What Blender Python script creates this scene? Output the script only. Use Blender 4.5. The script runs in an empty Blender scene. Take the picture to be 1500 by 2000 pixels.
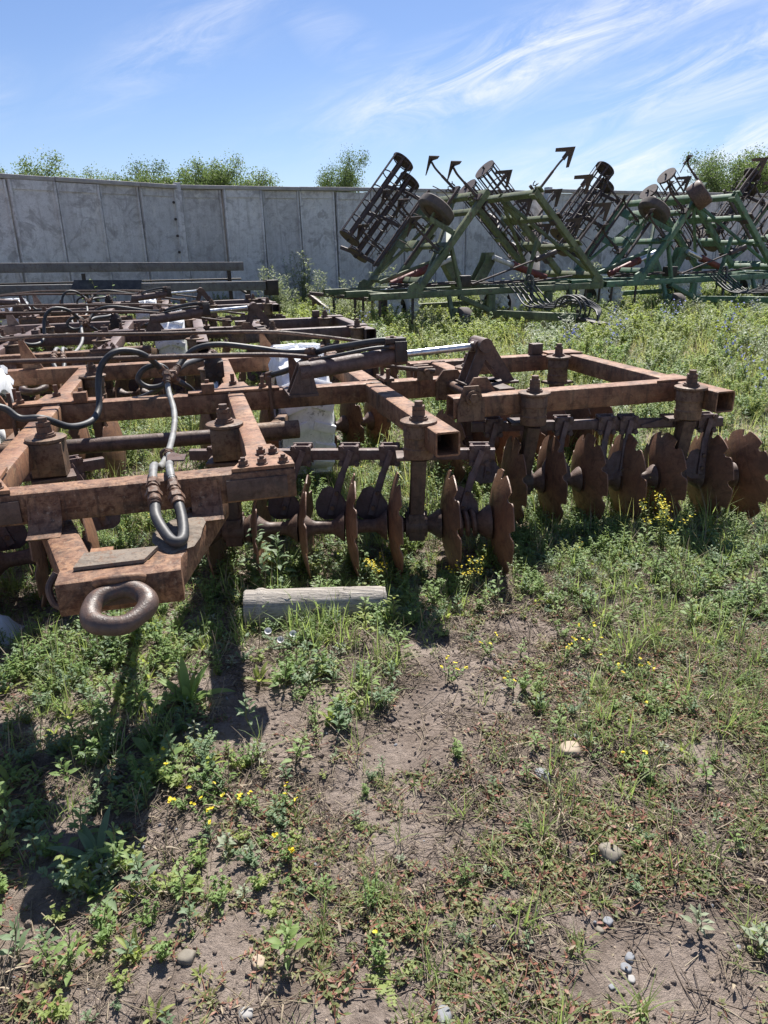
import bpy, math, random
import numpy as np
from mathutils import Vector, Matrix
from math import sin, cos, pi, radians as R

scene = bpy.context.scene
COL = scene.collection
# ------------------------------------------------------------------ camera, sky, sun, exposure
PITCH, ROLL = R(20.1), R(1.4)
cam_d = bpy.data.cameras.new('camera')
cam = bpy.data.objects.new('camera', cam_d)
COL.objects.link(cam)
cam_d.sensor_fit = 'VERTICAL'
cam_d.sensor_height = 36.0
cam_d.lens = 36.0 * 1390.0 / 2000.0
cam_d.clip_start, cam_d.clip_end = 0.05, 3000
_f = Vector((0, cos(PITCH), -sin(PITCH)))
_u0 = Vector((0, sin(PITCH), cos(PITCH)))
_r0 = Vector((1, 0, 0))
_r = _r0 * cos(ROLL) - _u0 * sin(ROLL)
_u = _u0 * cos(ROLL) + _r0 * sin(ROLL)
m = Matrix((( _r.x, _u.x, -_f.x, 0), (_r.y, _u.y, -_f.y, 0), (_r.z, _u.z, -_f.z, 1.65), (0, 0, 0, 1)))
cam.matrix_world = m
scene.camera = cam

SUN_EL, SUN_AZ = R(53), R(10)          # azimuth measured from +Y towards +X
world = bpy.data.worlds.new('World')
scene.world = world
world.use_nodes = True


class NT:
    """tiny node-tree helper"""
    def __init__(s, tree):
        s.t = tree
        s.n = tree.nodes
        s.l = tree.links

    def new(s, typ, **kw):
        nd = s.n.new(typ)
        for k, v in kw.items():
            setattr(nd, k, v)
        return nd

    def link(s, a, b):
        s.l.new(a, b)

    def inp(s, nd, name, v):
        if hasattr(v, 'is_output') or isinstance(v, bpy.types.NodeSocket):
            s.l.new(v, nd.inputs[name])
        else:
            nd.inputs[name].default_value = v

    def noise(s, vec, scale, detail=4, rough=0.55, dist=0.0, out='Fac'):
        nd = s.new('ShaderNodeTexNoise')
        if vec is not None:
            s.link(vec, nd.inputs['Vector'])
        nd.inputs['Scale'].default_value = scale
        nd.inputs['Detail'].default_value = detail
        nd.inputs['Roughness'].default_value = rough
        nd.inputs['Distortion'].default_value = dist
        return nd.outputs[out]

    def ramp(s, fac, stops):
        nd = s.new('ShaderNodeValToRGB')
        el = nd.color_ramp.elements
        while len(el) > 1:
            el.remove(el[-1])
        for i, (p, c) in enumerate(stops):
            e = el[0] if i == 0 else el.new(p)
            e.position = p
            e.color = (c[0], c[1], c[2], 1) if hasattr(c, '__len__') else (c, c, c, 1)
        s.link(fac, nd.inputs[0])
        return nd.outputs[0]

    def mix(s, fac, a, b, mode='MIX'):
        nd = s.new('ShaderNodeMix', data_type='RGBA', blend_type=mode)
        for k, v in ((0, fac), (6, a), (7, b)):
            if isinstance(v, bpy.types.NodeSocket):
                s.link(v, nd.inputs[k])
            elif k == 0:
                nd.inputs[0].default_value = v
            else:
                nd.inputs[k].default_value = (v[0], v[1], v[2], 1) if hasattr(v, '__len__') else (v, v, v, 1)
        return nd.outputs[2]

    def math(s, op, a, b=None):
        nd = s.new('ShaderNodeMath', operation=op)
        for k, v in ((0, a), (1, b)):
            if v is None:
                continue
            if isinstance(v, bpy.types.NodeSocket):
                s.link(v, nd.inputs[k])
            else:
                nd.inputs[k].default_value = v
        return nd.outputs[0]

    def mapping(s, vec, scale=(1, 1, 1), rot=(0, 0, 0), loc=(0, 0, 0)):
        nd = s.new('ShaderNodeMapping')
        s.link(vec, nd.inputs[0])
        nd.inputs['Scale'].default_value = scale
        nd.inputs['Rotation'].default_value = rot
        nd.inputs['Location'].default_value = loc
        return nd.outputs[0]


w = NT(world.node_tree)
w.n.clear()
out = w.new('ShaderNodeOutputWorld')
bg = w.new('ShaderNodeBackground')
sky = w.new('ShaderNodeTexSky')
sky.sky_type = 'NISHITA'
sky.sun_disc = False
sky.sun_elevation = SUN_EL
sky.sun_rotation = SUN_AZ
sky.air_density = 1.0
sky.dust_density = 0.2
sky.ozone_density = 2.2
tc = w.new('ShaderNodeTexCoord')
sep = w.new('ShaderNodeSeparateXYZ')
w.link(tc.outputs['Generated'], sep.inputs[0])
cmb = w.new('ShaderNodeCombineXYZ')
w.link(w.math('ARCTAN2', sep.outputs[0], sep.outputs[1]), cmb.inputs[0])
w.link(w.math('ARCSINE', sep.outputs[2]), cmb.inputs[1])
pv = cmb.outputs[0]
# wispy cirrus drawn out along slanting streaks over the whole dome
cv = w.mapping(pv, scale=(5.0, 5.0, 1), rot=(0, 0, R(-17)), loc=(0.4, 0.3, 0))
cv = w.mapping(cv, scale=(1.0, 4.2, 1))
fine = w.noise(cv, 1.25, 12, 0.68, 0.9)
big = w.ramp(w.noise(w.mapping(pv, scale=(1.5, 4.0, 1), rot=(0, 0, R(-17)), loc=(2.0, 7.0, 0)), 1.0, 2, 0.5, 0.2), [(0.56, 0), (0.70, 0.8)])


def bank(az, el, length, width, slope, k):
    """one long bank of cirrus on the dome"""
    dx = w.math('SUBTRACT', cmb_s.outputs[0], az)
    dy = w.math('SUBTRACT', cmb_s.outputs[1], el)
    c_, s_ = cos(slope), sin(slope)
    a_ = w.math('ADD', w.math('MULTIPLY', dx, c_ / length), w.math('MULTIPLY', dy, s_ / length))
    b_ = w.math('ADD', w.math('MULTIPLY', dx, -s_ / width), w.math('MULTIPLY', dy, c_ / width))
    q = w.math('ADD', w.math('MULTIPLY', a_, a_), w.math('MULTIPLY', b_, b_))
    return w.math('MULTIPLY', w.math('POWER', 2.718, w.math('MULTIPLY', q, -1.0)), k)


cmb_s = w.new('ShaderNodeSeparateXYZ')
w.link(pv, cmb_s.inputs[0])
for args in ((.17, .205, .20, .035, R(14), 1.15), (.42, .30, .18, .045, R(20), 1.25), (.44, .19, .20, .040, R(12), .85), (.42, .105, .28, .035, R(6), .9), (-.22, .235, .13, .03, R(28), .42), (-.50, .17, .06, .03, R(10), .8), (.9, .22, .3, .05, R(12), .9), (-1.0, .28, .3, .05, R(14), .8), (2.2, .4, .5, .09, R(15), .9), (-2.2, .5, .5, .09, R(15), .9)):
    big = w.math('MAXIMUM', big, bank(*args))
cl = w.math('MULTIPLY', w.ramp(fine, [(0.38, 0.0), (0.50, 0.35), (0.68, 1)]), big)
cl = w.math('MINIMUM', cl, 0.85)
skyc = w.mix(1.0, sky.outputs[0], (0.72, 0.76, 0.92), 'MULTIPLY')
skyc = w.mix(cl, skyc, (8.2, 8.3, 8.8))
w.link(skyc, bg.inputs[0])
bg.inputs[1].default_value = 0.062
w.link(bg.outputs[0], out.inputs[0])

sun_d = bpy.data.lights.new('sun', 'SUN')
sun_d.energy = 4.6
sun_d.angle = R(0.53)
sun_d.color = (1.0, 0.955, 0.89)
sun = bpy.data.objects.new('sun', sun_d)
COL.objects.link(sun)
sun.rotation_euler = Vector((-sin(SUN_AZ) * cos(SUN_EL), -cos(SUN_AZ) * cos(SUN_EL), -sin(SUN_EL))).to_track_quat('-Z', 'Y').to_euler()
sun.location = (3, 20, 25)

vs = scene.view_settings
vs.view_transform = 'Standard'
vs.look = 'None'
vs.exposure = 1.1
vs.gamma = 1
scene.render.engine = 'CYCLES'
scene.cycles.max_bounces = 6
scene.cycles.diffuse_bounces = 3
scene.cycles.transmission_bounces = 4
scene.cycles.transparent_max_bounces = 6
scene.cycles.use_denoising = True
scene.cycles.sample_clamp_indirect = 6

# ------------------------------------------------------------------ materials
MATS = {}


def newmat(name):
    mt = bpy.data.materials.new(name)
    mt.use_nodes = True
    t = NT(mt.node_tree)
    b = mt.node_tree.nodes['Principled BSDF']
    MATS[name] = mt
    return mt, t, b


def objvec(t, scale=(1, 1, 1)):
    c = t.new('ShaderNodeTexCoord')
    return t.mapping(c.outputs['Object'], scale=scale)


def bump(t, b, h, strength=0.3, dist=0.01):
    bp = t.new('ShaderNodeBump')
    bp.inputs['Strength'].default_value = strength
    bp.inputs['Distance'].default_value = dist
    t.link(h, bp.inputs['Height'])
    t.link(bp.outputs[0], b.inputs['Normal'])


def steel(name, paint, worn, rust, dirt, s=1.0, amount=0.5, rough=0.72, spec=0.3, pale=None):
    """old painted steel: faded paint, worn patches, rust blooms, caked dirt and scratches"""
    mt, t, b = newmat(name)
    v = objvec(t)
    n1 = t.noise(v, 5.0 * s, 6, 0.62, 0.3)
    n2 = t.noise(v, 17.0 * s, 7, 0.68, 0.5)
    n3 = t.noise(v, 90.0 * s, 4, 0.6)
    n4 = t.noise(t.mapping(v, scale=(1.5, 30, 30)), 2.2 * s, 4, 0.6, 0.3)
    c = t.mix(t.ramp(n1, [(0.38, 0), (0.62, 1)]), paint, worn)
    c = t.mix(t.ramp(n2, [(0.60 - 0.2 * amount, 0), (0.70 - 0.12 * amount, 1)]), c, rust)
    c = t.mix(t.math('MULTIPLY', t.ramp(n4, [(0.52, 0), (0.70, 1)]), 0.5), c, worn)
    d = t.math('MULTIPLY', t.ramp(t.noise(v, 3.1 * s, 5, 0.7, 1.0), [(0.50, 0), (0.66, 1)]), t.ramp(n3, [(0.30, 0.35), (0.6, 1)]))
    c = t.mix(t.math('MULTIPLY', d, 0.85), c, dirt)
    run = t.noise(t.mapping(v, scale=(26, 26, 2.2)), 1.0 * s, 4, 0.6, 0.2)
    c = t.mix(t.math('MULTIPLY', t.ramp(run, [(0.53, 0), (0.68, 1)]), 0.55), c, (dirt[0] * 1.1, dirt[1], dirt[2]))
    if pale:
        p = t.ramp(t.noise(v, 33 * s, 5, 0.7), [(0.59, 0), (0.68, 1)])
        c = t.mix(t.math('MULTIPLY', p, 0.6), c, pale)
    c = t.mix(t.math('MULTIPLY', t.ramp(n3, [(0.35, 1), (0.65, 0)]), 0.28), c, (dirt[0] * .6, dirt[1] * .6, dirt[2] * .6))
    t.link(c, b.inputs['Base Color'])
    t.link(t.ramp(n2, [(0.3, rough - 0.17), (0.7, min(1, rough + 0.15))]), b.inputs['Roughness'])
    b.inputs['Specular IOR Level'].default_value = spec
    hb = t.math('ADD', t.math('MULTIPLY', n2, 0.7), t.math('MULTIPLY', n3, 0.4))
    bump(t, b, hb, 0.45, 0.006)
    return mt


steel('rust_frame', (0.255, 0.116, 0.064), (0.350, 0.190, 0.104), (0.155, 0.072, 0.042), (0.048, 0.037, 0.031), 1.0, 0.6, rough=0.66, spec=0.34, pale=(0.38, 0.26, 0.15))
steel('rust_worn', (0.205, 0.105, 0.064), (0.34, 0.185, 0.10), (0.115, 0.050, 0.028), (0.034, 0.028, 0.025), 1.7, 0.8, rough=0.68, spec=0.34, pale=(0.38, 0.30, 0.21))
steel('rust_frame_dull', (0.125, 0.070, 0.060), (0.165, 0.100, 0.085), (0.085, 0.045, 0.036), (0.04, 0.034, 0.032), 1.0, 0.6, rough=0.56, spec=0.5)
steel('rust_dark', (0.105, 0.062, 0.048), (0.15, 0.088, 0.064), (0.075, 0.040, 0.028), (0.042, 0.034, 0.030), 1.4, 0.6, rough=0.6, spec=0.45)
steel('rust_mauve', (0.125, 0.075, 0.068), (0.165, 0.105, 0.092), (0.10, 0.052, 0.042), (0.06, 0.045, 0.04), 1.6, 0.5, rough=0.6, spec=0.45)
steel('disc_steel', (0.205, 0.096, 0.056), (0.265, 0.138, 0.080), (0.135, 0.060, 0.034), (0.08, 0.05, 0.036), 1.0, 0.45, rough=0.55, spec=0.45)
steel('kingpin_rust', (0.185, 0.105, 0.066), (0.25, 0.155, 0.095), (0.115, 0.058, 0.036), (0.05, 0.04, 0.034), 2.0, 0.55, rough=0.62)
steel('bolt_steel', (0.14, 0.085, 0.06), (0.20, 0.12, 0.08), (0.17, 0.075, 0.04), (0.06, 0.05, 0.045), 3.0, 0.6, rough=0.6)
steel('ring_steel', (0.085, 0.058, 0.048), (0.135, 0.085, 0.062), (0.15, 0.070, 0.040), (0.05, 0.038, 0.033), 2.0, 0.35, rough=0.45, spec=0.5)
steel('black_steel', (0.035, 0.03, 0.03), (0.07, 0.055, 0.05), (0.09, 0.05, 0.035), (0.03, 0.027, 0.025), 2.0, 0.4, rough=0.6)
steel('roller_steel', (0.060, 0.048, 0.048), (0.10, 0.075, 0.07), (0.12, 0.06, 0.045), (0.04, 0.035, 0.035), 1.2, 0.45, rough=0.62)
steel('green_dull', (0.105, 0.138, 0.066), (0.195, 0.225, 0.120), (0.15, 0.10, 0.075), (0.06, 0.06, 0.05), 0.8, 0.28, rough=0.62, pale=(0.25, 0.28, 0.20))
steel('green_fresh', (0.080, 0.172, 0.098), (0.15, 0.255, 0.155), (0.15, 0.09, 0.07), (0.05, 0.06, 0.05), 0.8, 0.2, rough=0.58, pale=(0.22, 0.30, 0.24))
steel('red_paint', (0.22, 0.04, 0.035), (0.26, 0.08, 0.06), (0.14, 0.05, 0.035), (0.06, 0.04, 0.035), 1.5, 0.4, rough=0.55)
steel('grey_beam', (0.15, 0.15, 0.155), (0.20, 0.19, 0.185), (0.13, 0.10, 0.085), (0.09, 0.085, 0.08), 0.8, 0.35, rough=0.8)
steel('mud_plate', (0.20, 0.17, 0.14), (0.25, 0.20, 0.155), (0.20, 0.12, 0.08), (0.07, 0.06, 0.05), 3.0, 0.4, rough=0.9)
steel('pale_cover', (0.62, 0.62, 0.62), (0.72, 0.72, 0.70), (0.4, 0.33, 0.28), (0.25, 0.23, 0.21), 2.0, 0.12, rough=0.6)

mt, t, b = newmat('chrome')
v = objvec(t)
t.link(t.mix(t.ramp(t.noise(v, 30, 5), [(0.5, 0), (0.75, 1)]), (0.62, 0.64, 0.67), (0.38, 0.34, 0.30)), b.inputs['Base Color'])
b.inputs['Metallic'].default_value = 0.9
t.link(t.ramp(t.noise(v, 20, 4), [(0.3, 0.22), (0.7, 0.45)]), b.inputs['Roughness'])

mt, t, b = newmat('hose_rubber')
v = objvec(t)
t.link(t.mix(t.ramp(t.noise(v, 9, 6, 0.7), [(0.4, 0), (0.7, 1)]), (0.022, 0.023, 0.026), (0.075, 0.072, 0.07)), b.inputs['Base Color'])
b.inputs['Roughness'].default_value = 0.55
bump(t, b, t.noise(v, 60, 4), 0.25, 0.003)

mt, t, b = newmat('hose_grey')
v = objvec(t)
t.link(t.mix(t.ramp(t.noise(v, 12, 6, 0.7), [(0.4, 0), (0.65, 1)]), (0.24, 0.245, 0.24), (0.12, 0.11, 0.10)), b.inputs['Base Color'])
b.inputs['Roughness'].default_value = 0.6
bump(t, b, t.noise(v, 60, 4), 0.3, 0.003)

mt, t, b = newmat('tyre_rubber')
v = objvec(t)
t.link(t.mix(t.ramp(t.noise(v, 7, 6, 0.7), [(0.35, 0), (0.7, 1)]), (0.055, 0.048, 0.046), (0.15, 0.115, 0.10)), b.inputs['Base Color'])
b.inputs['Roughness'].default_value = 0.85
bump(t, b, t.noise(v, 40, 5), 0.3, 0.004)

mt, t, b = newmat('whitewash')
v = objvec(t)
n = t.noise(t.mapping(v, scale=(3, 14, 3)), 2.2, 7, 0.7, 0.6)
c = t.mix(t.ramp(n, [(0.60, 0), (0.66, 1)]), (0.93, 0.94, 0.95), (0.22, 0.21, 0.20))
c = t.mix(t.math('MULTIPLY', t.ramp(t.noise(v, 24, 5, 0.7), [(0.45, 0), (0.7, 1)]), 0.4), c, (0.50, 0.49, 0.47))
t.link(c, b.inputs['Base Color'])
b.inputs['Roughness'].default_value = 0.9
bump(t, b, n, 0.3, 0.004)

# old poured concrete
mt, t, b = newmat('concrete')
v = objvec(t)
oj_ = t.new('ShaderNodeObjectInfo')
va_ = t.new('ShaderNodeVectorMath', operation='ADD')
cx_ = t.new('ShaderNodeCombineXYZ')
t.link(t.math('MULTIPLY', oj_.outputs['Random'], 91.0), cx_.inputs[0])
t.link(t.math('MULTIPLY', oj_.outputs['Random'], 37.0), cx_.inputs[1])
t.link(v, va_.inputs[0])
t.link(cx_.outputs[0], va_.inputs[1])
v = va_.outputs[0]
n1 = t.noise(v, 0.9, 6, 0.65, 0.4)
n2 = t.noise(v, 6.0, 8, 0.7, 0.3)
n3 = t.noise(v, 55.0, 4, 0.7)
c = t.mix(t.ramp(n1, [(0.35, 0), (0.68, 1)]), (0.60, 0.585, 0.585), (0.76, 0.745, 0.74))
c = t.mix(t.ramp(n2, [(0.48, 0), (0.66, 0.85)]), c, (0.47, 0.45, 0.445))
st = t.noise(t.mapping(v, scale=(9, 9, 0.5)), 1.3, 5, 0.65, 0.4)
c = t.mix(t.math('MULTIPLY', t.ramp(st, [(0.52, 0), (0.72, 1)]), 0.45), c, (0.28, 0.26, 0.25))
sp = t.ramp(t.noise(v, 2.7, 7, 0.75, 0.8), [(0.60, 0), (0.63, 1)])
c = t.mix(t.math('MULTIPLY', sp, 0.8), c, (0.82, 0.80, 0.77))
c = t.mix(t.math('MULTIPLY', t.ramp(n3, [(0.35, 1), (0.6, 0)]), 0.3), c, (0.20, 0.185, 0.18))
oi_ = t.new('ShaderNodeObjectInfo')
c = t.mix(1.0, c, t.ramp(oi_.outputs['Random'], [(0, 0.86), (1, 1.08)]), 'MULTIPLY')
dk = t.noise(v, 1.7, 8, 0.72, 1.2)
c = t.mix(t.math('MULTIPLY', t.ramp(dk, [(0.53, 0), (0.60, 1)]), 0.55), c, (0.27, 0.25, 0.245))
t.link(c, b.inputs['Base Color'])
b.inputs['Roughness'].default_value = 0.93
b.inputs['Specular IOR Level'].default_value = 0.15
bump(t, b, t.math('ADD', t.math('MULTIPLY', n2, 1.0), t.math('ADD', t.math('MULTIPLY', n3, 0.25), t.math('MULTIPLY', sp, -0.4))), 0.5, 0.03)

mt, t, b = newmat('concrete_cap')
v = objvec(t)
c = t.mix(t.ramp(t.noise(v, 3.0, 7, 0.7, 0.4), [(0.35, 0), (0.7, 1)]), (0.30, 0.28, 0.27), (0.46, 0.435, 0.42))
t.link(c, b.inputs['Base Color'])
b.inputs['Roughness'].default_value = 0.95
bump(t, b, t.noise(v, 18, 6, 0.7), 0.5, 0.03)

# soil
mt, t, b = newmat('soil')
c_ = t.new('ShaderNodeTexCoord')
v = c_.outputs['Object']
n1 = t.noise(v, 1.1, 5, 0.6, 0.5)
n2 = t.noise(v, 9.0, 8, 0.7, 0.2)
n3 = t.noise(v, 70.0, 6, 0.75)
n4 = t.noise(v, 330.0, 3, 0.6)
c = t.mix(t.ramp(n1, [(0.40, 0), (0.62, 1)]), (0.325, 0.262, 0.218), (0.41, 0.338, 0.288))
c = t.mix(t.ramp(n2, [(0.50, 0), (0.72, 0.8)]), c, (0.27, 0.218, 0.185))
c = t.mix(t.ramp(t.noise(v, 2.1, 4, 0.6, 0.6), [(0.66, 0), (0.71, 0.75)]), c, (0.115, 0.10, 0.09))
c = t.mix(t.math('MULTIPLY', t.ramp(n3, [(0.36, 1), (0.56, 0)]), 0.5), c, (0.150, 0.118, 0.097))
c = t.mix(t.math('MULTIPLY', t.ramp(t.noise(v, 3.3, 7, 0.72, 0.6), [(0.47, 0), (0.60, 1)]), 0.62), c, (0.130, 0.098, 0.078))
c = t.mix(t.math('MULTIPLY', t.ramp(n4, [(0.60, 0), (0.72, 1)]), 0.4), c, (0.40, 0.35, 0.30))
t.link(c, b.inputs['Base Color'])
b.inputs['Roughness'].default_value = 0.97
b.inputs['Specular IOR Level'].default_value = 0.1
bump(t, b, t.math('ADD', n2, t.math('ADD', t.math('MULTIPLY', n3, 0.6), t.math('MULTIPLY', n4, 0.2))), 1.0, 0.03)

mt, t, b = newmat('old_wood')
v = objvec(t)
g = t.noise(t.mapping(v, scale=(1.2, 22, 22)), 3.0, 6, 0.65, 0.6)
c = t.mix(t.ramp(g, [(0.35, 0), (0.65, 1)]), (0.26, 0.235, 0.205), (0.46, 0.42, 0.375))
c = t.mix(t.ramp(t.noise(v, 9, 5, 0.7), [(0.58, 0), (0.68, 0.7)]), c, (0.10, 0.085, 0.075))
t.link(c, b.inputs['Base Color'])
b.inputs['Roughness'].default_value = 0.9
bump(t, b, g, 0.9, 0.02)

mt, t, b = newmat('bark')
v = objvec(t)
g = t.noise(t.mapping(v, scale=(8, 8, 1.4)), 3.0, 6, 0.7, 0.5)
t.link(t.mix(g, (0.06, 0.045, 0.035), (0.17, 0.14, 0.11)), b.inputs['Base Color'])
b.inputs['Roughness'].default_value = 0.95
bump(t, b, g, 0.8, 0.02)

mt, t, b = newmat('plastic_film')
b.inputs['Base Color'].default_value = (0.55, 0.57, 0.61, 1)
b.inputs['Roughness'].default_value = 0.35
b.inputs['Transmission Weight'].default_value = 0.25


def stone_mat(name, a, c2):
    mt, t, b = newmat(name)
    v = objvec(t)
    t.link(t.mix(t.ramp(t.noise(v, 14, 7, 0.7, 0.5), [(0.35, 0), (0.7, 1)]), a, c2), b.inputs['Base Color'])
    b.inputs['Roughness'].default_value = 0.75
    bump(t, b, t.noise(v, 60, 5), 0.3, 0.003)


stone_mat('stone_tan', (0.30, 0.235, 0.165), (0.40, 0.32, 0.235))
stone_mat('stone_dull', (0.15, 0.13, 0.10), (0.23, 0.20, 0.16))
stone_mat('stone_grey', (0.15, 0.158, 0.172), (0.26, 0.268, 0.285))
stone_mat('stone_white', (0.27, 0.26, 0.245), (0.36, 0.35, 0.335))


def leafmat(name, a, b_, trans=(0.30, 0.42, 0.06), tf=0.38, rough=0.55, sat_var=True):
    mt = bpy.data.materials.new(name)
    MATS[name] = mt
    mt.use_nodes = True
    t = NT(mt.node_tree)
    t.n.clear()
    o = t.new('ShaderNodeOutputMaterial')
    oi = t.new('ShaderNodeObjectInfo')
    geo = t.new('ShaderNodeNewGeometry')
    tc2 = t.new('ShaderNodeTexCoord')
    n = t.noise(tc2.outputs['Object'], 26, 3, 0.6)
    rr = t.math('ADD', t.math('MULTIPLY', oi.outputs['Random'], 0.55), t.math('MULTIPLY', geo.outputs['Random Per Island'], 0.45))
    c = t.mix(rr, a, b_)
    c = t.mix(t.math('MULTIPLY', t.ramp(n, [(0.4, 0), (0.7, 1)]), 0.35), c, (b_[0] * 1.25, b_[1] * 1.15, b_[2]))
    d = t.new('ShaderNodeBsdfPrincipled')
    t.link(c, d.inputs['Base Color'])
    d.inputs['Roughness'].default_value = rough
    d.inputs['Specular IOR Level'].default_value = 0.35
    tr = t.new('ShaderNodeBsdfTranslucent')
    t.link(t.mix(0.6, c, trans), tr.inputs[0])
    mx = t.new('ShaderNodeMixShader')
    mx.inputs[0].default_value = tf
    t.link(d.outputs[0], mx.inputs[1])
    t.link(tr.outputs[0], mx.inputs[2])
    t.link(mx.outputs[0], o.inputs[0])
    return mt


leafmat('leaf_green', (0.117, 0.207, 0.062), (0.228, 0.317, 0.110), (0.469, 0.635, 0.152), 0.42)
leafmat('leaf_blue', (0.115, 0.187, 0.101), (0.199, 0.270, 0.152), (0.321, 0.489, 0.180), 0.38)
leafmat('leaf_lime', (0.196, 0.272, 0.076), (0.316, 0.361, 0.120), (0.582, 0.683, 0.140), 0.45)
leafmat('leaf_weed', (0.150, 0.200, 0.085), (0.265, 0.305, 0.150), (0.400, 0.480, 0.160), 0.42)
leafmat('leaf_silver', (0.200, 0.249, 0.164), (0.309, 0.345, 0.230), (0.363, 0.460, 0.218), 0.35)
leafmat('leaf_mat', (0.098, 0.153, 0.055), (0.247, 0.240, 0.111), (0.390, 0.468, 0.130), 0.38)
leafmat('grass', (0.135, 0.219, 0.064), (0.262, 0.326, 0.120), (0.510, 0.651, 0.170), 0.42)
leafmat('meadow', (0.262, 0.320, 0.102), (0.466, 0.459, 0.197), (0.728, 0.750, 0.233), 0.46)
leafmat('straw', (0.220, 0.175, 0.120), (0.420, 0.355, 0.260), (0.400, 0.330, 0.220), 0.2, 0.7)
leafmat('straw_dark', (0.085, 0.066, 0.054), (0.190, 0.150, 0.120), (0.200, 0.150, 0.100), 0.1, 0.85)
leafmat('red_stem', (0.200, 0.080, 0.058), (0.300, 0.150, 0.100), (0.300, 0.130, 0.090), 0.2)
leafmat('stem', (0.115, 0.145, 0.060), (0.215, 0.200, 0.105), (0.280, 0.290, 0.100), 0.2)
leafmat('petal_yellow', (0.720, 0.520, 0.020), (0.750, 0.680, 0.050), (0.750, 0.600, 0.050), 0.3)
leafmat('petal_blue', (0.250, 0.280, 0.600), (0.360, 0.390, 0.720), (0.380, 0.410, 0.750), 0.3)
leafmat('petal_white', (0.740, 0.740, 0.750), (0.750, 0.750, 0.750), (0.750, 0.750, 0.750), 0.3)
leafmat('tree_leaf', (0.070, 0.115, 0.042), (0.140, 0.185, 0.072), (0.25, 0.35, 0.09), 0.42)
leafmat('tree_leaf_dark', (0.055, 0.092, 0.038), (0.105, 0.145, 0.058), (0.20, 0.30, 0.08), 0.40)

# ------------------------------------------------------------------ mesh builder


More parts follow.
